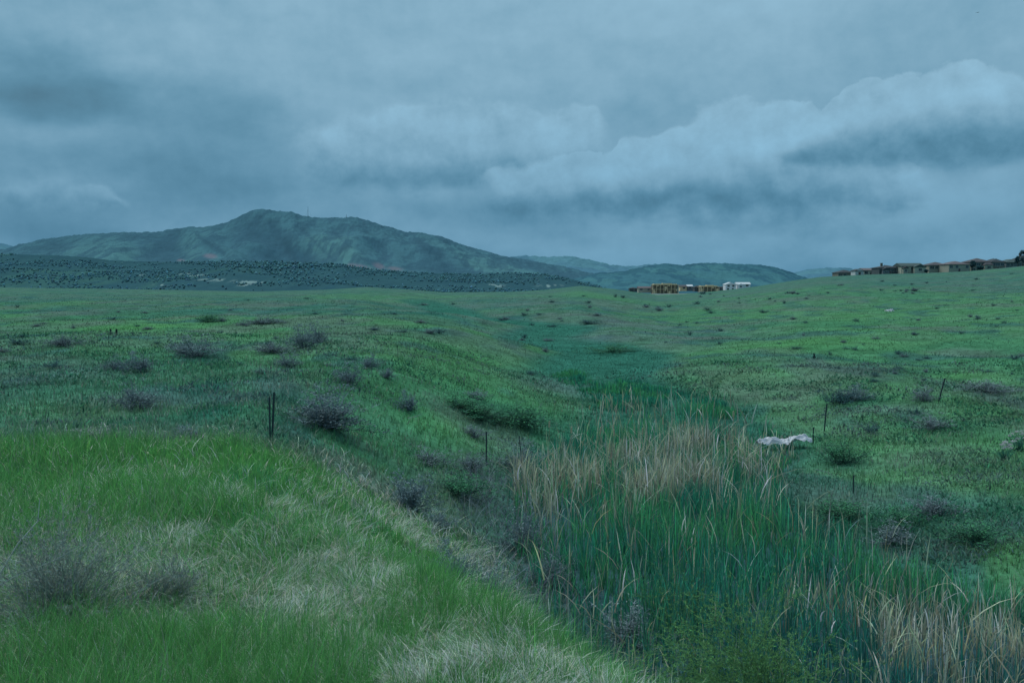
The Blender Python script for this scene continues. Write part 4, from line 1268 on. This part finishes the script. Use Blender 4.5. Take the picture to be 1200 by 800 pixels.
# ------------------------------------------------------------------ sky
def build_world():
    w = bpy.data.worlds.new('World'); scene.world = w; w.use_nodes = True
    nt = w.node_tree; nt.nodes.clear(); N = nt.nodes; L = nt.links
    def M(op, a, b=None, c=None, clamp=False):
        n = N.new('ShaderNodeMath'); n.operation = op; n.use_clamp = clamp
        for i, v in enumerate((a, b, c)):
            if v is None: continue
            if isinstance(v, (int, float)): n.inputs[i].default_value = v
            else: L.new(v, n.inputs[i])
        return n.outputs[0]
    def VM(op, a, b):
        n = N.new('ShaderNodeVectorMath'); n.operation = op
        for i, v in enumerate((a, b)):
            if isinstance(v, (tuple, list)): n.inputs[i].default_value = v
            else: L.new(v, n.inputs[i])
        return n.outputs['Value'] if op == 'DOT_PRODUCT' else n.outputs[0]
    def noise(vec, scale, detail=5, rough=.55, off=(0, 0, 0)):
        v = VM('ADD', vec, off)
        n = N.new('ShaderNodeTexNoise'); n.inputs['Scale'].default_value = scale
        n.inputs['Detail'].default_value = detail; n.inputs['Roughness'].default_value = rough
        L.new(v, n.inputs['Vector']); return n.outputs['Fac']
    def smooth(v, a, b):
        n = N.new('ShaderNodeMapRange'); n.interpolation_type = 'SMOOTHSTEP'
        n.inputs['From Min'].default_value = a; n.inputs['From Max'].default_value = b
        L.new(v, n.inputs['Value']); return n.outputs[0]
    def mixc(f, a, b):
        n = N.new('ShaderNodeMix'); n.data_type = 'RGBA'
        for k, v in (('Factor', f), ('A', a), ('B', b)):
            if isinstance(v, tuple): n.inputs[k].default_value = (*v, 1)
            elif isinstance(v, (int, float)): n.inputs[k].default_value = v
            else: L.new(v, n.inputs[k])
        return n.outputs['Result']
    tc = N.new('ShaderNodeTexCoord')
    sep = N.new('ShaderNodeSeparateXYZ'); L.new(tc.outputs['Generated'], sep.inputs[0])
    X, Y, Z = sep.outputs
    az = M('ARCTAN2', X, Y)                                   # bearing from north (+Y)
    el = M('ARCSINE', Z)
    # work in "degrees-like" units matching bearing/elevation of things seen in the photo
    def A(px): return math.atan((px - 600) / F)
    def E(py): return math.atan((400 - py) / F) - PITCH
    comb = N.new('ShaderNodeCombineXYZ'); L.new(az, comb.inputs[0]); L.new(el, comb.inputs[1])
    P = comb.outputs[0]
    Pst = VM('MULTIPLY', P, (1, 2.0, 1))
    nw = N.new('ShaderNodeTexNoise'); nw.inputs['Scale'].default_value = 7; nw.inputs['Detail'].default_value = 4
    L.new(Pst, nw.inputs['Vector'])
    sw = N.new('ShaderNodeSeparateColor'); L.new(nw.outputs['Color'], sw.inputs[0])
    n_w1, n_w2 = sw.outputs[0], sw.outputs[1]
    wc = N.new('ShaderNodeCombineXYZ')
    L.new(M('MULTIPLY', M('SUBTRACT', n_w1, .5), .16), wc.inputs[0]); L.new(M('MULTIPLY', M('SUBTRACT', n_w2, .5), .07), wc.inputs[1])
    PW = VM('ADD', P, wc.outputs[0])                          # warped position
    def blobs(lst):
        acc = None
        for (px, py, rx, ry, k) in lst:
            d = VM('MULTIPLY', VM('SUBTRACT', PW, (A(px), E(py), 0)), (F / rx, F / ry, 0))
            g = M('POWER', .36788, VM('DOT_PRODUCT', d, d))
            acc = M('MULTIPLY', g, k) if acc is None else M('MULTIPLY_ADD', g, k, acc)
        return acc
    n_big = noise(Pst, 5, 6, .5, (2, 7, 0)); n_mid = noise(Pst, 16, 6, .55, (1, 3, 0)); n_b0 = noise(P, 20, 5, .6, (9, 2, 0)); n_b1 = noise(P, 20, 5, .6, (9.006, 2.014, 0)); relief = M('SUBTRACT', n_b0, n_b1)
    # base gradient
    g = smooth(el, E(320), E(40))
    base = mixc(g, SKYC['low'], SKYC['high'])
    # value = brightness factor
    val = M('MULTIPLY_ADD', M('SUBTRACT', n_big, .5), .42, 1.0)
    val = M('MULTIPLY_ADD', M('SUBTRACT', n_mid, .5), .22, val)
    val = M('MULTIPLY_ADD', relief, .25, val)
    dark = blobs([(90, 120, 190, 32, .30), (20, 130, 110, 26, .16), (210, 225, 210, 26, .24), (30, 255, 120, 28, .16), (260, 165, 60, 30, .10),
                  (150, 195, 160, 24, .12), (0, 275, 90, 20, .10), (520, 185, 50, 24, .14), (560, 250, 130, 16, .12), (640, 262, 90, 14, .10),
                  (30, 20, 120, 30, .06), (600, 160, 60, 20, .0), (390, 160, 60, 20, .05)])
    lite = blobs([(85, 222, 75, 16, .22), (20, 205, 60, 16, .08), (640, 20, 300, 60, .12), (230, 60, 130, 45, .10), (430, 225, 120, 22, .14), (330, 120, 120, 24, .06), (640, 215, 60, 16, .10), (750, 20, 200, 60, .05)])
    val = M('ADD', M('SUBTRACT', val, dark), lite)
    # cumulus banks: a top outline over bearing, bright rim, darker belly
    def bank(tops, edge, rough, amp, seed, bright, belly, thick, val, strength, thick_base):
        fc = N.new('ShaderNodeFloatCurve'); cv = fc.mapping.curves[0]
        lo, hi = A(tops[0][0]), A(tops[-1][0])
        pts = [((A(px) - lo) / (hi - lo), E(py)) for px, py in tops]
        while len(cv.points) < len(pts): cv.points.new(.5, .5)
        for p, (a, b) in zip(cv.points, pts): p.location = (a, b * 3); p.handle_type = 'AUTO'
        fc.mapping.extend = 'HORIZONTAL'; fc.mapping.update()
        t = M('DIVIDE', M('SUBTRACT', az, lo), hi - lo)
        L.new(t, fc.inputs['Value'])
        top = M('DIVIDE', fc.outputs[0], 3)
        bum = noise(P, 30, 6, .62, (seed, seed * 2, 0))
        vor = N.new('ShaderNodeTexVoronoi'); vor.feature = 'F1'; vor.inputs['Scale'].default_value = 30
        L.new(VM('ADD', VM('ADD', P, wc.outputs[0]), (seed, 0, 0)), vor.inputs['Vector'])
        top = M('MULTIPLY_ADD', M('SUBTRACT', bum, .5), amp, top)
        top = M('MULTIPLY_ADD', M('SUBTRACT', .45, vor.outputs['Distance']), amp * .5, top)
        dep = M('SUBTRACT', top, el)                             # >0 inside
        nn = M('MULTIPLY_ADD', M('SUBTRACT', n_mid, .5), thick * .5, dep)
        em = N.new('ShaderNodeMapRange'); em.interpolation_type = 'SMOOTHSTEP'; L.new(dep, em.inputs['Value'])
        em.inputs['From Min'].default_value = -edge * .3
        L.new(M('MULTIPLY_ADD', smooth(n_w1, .42, .60), edge * 5, edge), em.inputs['From Max']); m = em.outputs[0]
        frac = M('DIVIDE', nn, M('MAXIMUM', M('SUBTRACT', top, E(thick_base)), .012))
        sh = smooth(frac, .42, 1.05)
        fade = smooth(frac, .98, 1.30)
        cv_ = M('MULTIPLY_ADD', sh, belly - bright, bright)
        cv_ = M('MULTIPLY_ADD', M('SUBTRACT', n_mid, .5), .16, cv_)
        cv_ = M('MULTIPLY_ADD', relief, .75, cv_)
        m = M('MULTIPLY', M('MULTIPLY', m, M('SUBTRACT', 1.0, fade)), strength)
        # ends
        m = M('MULTIPLY', m, M('MULTIPLY', smooth(t, 0.0, .12), smooth(t, 1.0, .93)))
        return M('ADD', M('MULTIPLY', val, M('SUBTRACT', 1.0, m)), M('MULTIPLY', cv_, m))
    val = bank([(330, 150), (380, 135), (430, 122), (500, 114), (560, 108), (605, 116), (640, 128), (690, 121), (720, 150)], .004, .5, .026, 3.0, 1.20, .84, .070, val, .85, 208)
    val = bank([(540, 205), (610, 190), (660, 182), (700, 178), (740, 162), (790, 148), (825, 126), (850, 118), (900, 121), (950, 128), (1000, 150), (1060, 190), (1100, 205)],
               .002, .5, .026, 8.0, 1.24, .74, .06, val, .92, 246)
    val = bank([(900, 170), (950, 135), (985, 112), (1020, 104), (1070, 99), (1110, 93), (1160, 98), (1180, 104), (1215, 130), (1250, 160)],
               .002, .5, .026, 13.0, 1.22, .74, .05, val, .92, 192)
    val = bank([(-120, 200), (0, 206), (50, 200), (90, 206), (125, 222), (160, 245)], .006, .5, .014, 17.0, 1.16, .86, .04, val, .8, 246)
    d2 = blobs([(1060, 178, 90, 16, .12), (1180, 200, 80, 26, .06), (850, 238, 120, 15, .14), (730, 225, 90, 18, .08), (1050, 275, 200, 12, .05)])
    l2 = blobs([(950, 290, 500, 22, .12), (1100, 255, 140, 16, .10), (1140, 145, 40, 14, .14), (1100, 225, 150, 18, .10), (800, 262, 160, 12, .12), (1180, 215, 60, 20, .05), (870, 165, 80, 22, .08), (740, 195, 60, 14, .06), (1000, 245, 150, 14, .10)])
    val = M('ADD', M('SUBTRACT', val, d2), l2)
    val = M('MINIMUM', M('MAXIMUM', val, .45), 1.45)
    tint = mixc(smooth(val, .62, 1.2), SKYC['dk'], SKYC['lt'])
    sc_ = N.new('ShaderNodeVectorMath'); sc_.operation = 'SCALE'
    mul = VM('MULTIPLY', base, tint)
    L.new(mul, sc_.inputs[0]); L.new(val, sc_.inputs['Scale'])
    sky = N.new('ShaderNodeTexSky'); sky.sky_type = 'NISHITA'; sky.sun_disc = False
    sky.sun_elevation = math.radians(55); sky.sun_rotation = math.radians(-40); sky.dust_density = 3
    bg1 = N.new('ShaderNodeBackground'); bg1.inputs['Strength'].default_value = 1.0
    L.new(sc_.outputs[0], bg1.inputs['Color'])
    bg2 = N.new('ShaderNodeBackground'); bg2.inputs['Strength'].default_value = .004
    L.new(sky.outputs[0], bg2.inputs['Color'])
    add = N.new('ShaderNodeAddShader'); L.new(bg1.outputs[0], add.inputs[0]); L.new(bg2.outputs[0], add.inputs[1])
    out = N.new('ShaderNodeOutputWorld'); L.new(add.outputs[0], out.inputs[0])
    w.cycles.sampling_method = 'MANUAL'; w.cycles.sample_map_resolution = 512
SKYC = {'low': (.118, .290, .430), 'high': (.195, .375, .500), 'dk': (.66, .92, 1.0), 'lt': (1.08, 1.0, .98)}
build_world()

sun = bpy.data.lights.new('sun', 'SUN'); sun.energy = 2.5; sun.angle = math.radians(70); sun.color = (1.0, .99, .93)
so = bpy.data.objects.new('sun', sun); COL.objects.link(so)
el, az = math.radians(58), math.radians(-40)
dirv = Vector((math.sin(az) * math.cos(el), math.cos(az) * math.cos(el), math.sin(el)))
so.rotation_euler = dirv.to_track_quat('Z', 'Y').to_euler()

# ------------------------------------------------------------------ camera, render
cam = bpy.data.cameras.new('camera'); cam.lens = 35; cam.sensor_width = 36; cam.clip_start = .1; cam.clip_end = 40000
co = bpy.data.objects.new('camera', cam); COL.objects.link(co)
co.location = (0, 0, CAMZ); co.rotation_euler = (math.pi / 2 - PITCH, 0, 0)
scene.camera = co
scene.view_settings.view_transform = 'Standard'; scene.view_settings.look = 'None'
scene.view_settings.exposure = 0; scene.view_settings.gamma = 1
scene.render.engine = 'CYCLES'
scene.cycles.max_bounces = 5; scene.cycles.diffuse_bounces = 3; scene.cycles.transmission_bounces = 3; scene.cycles.glossy_bounces = 2
scene.cycles.use_denoising = True
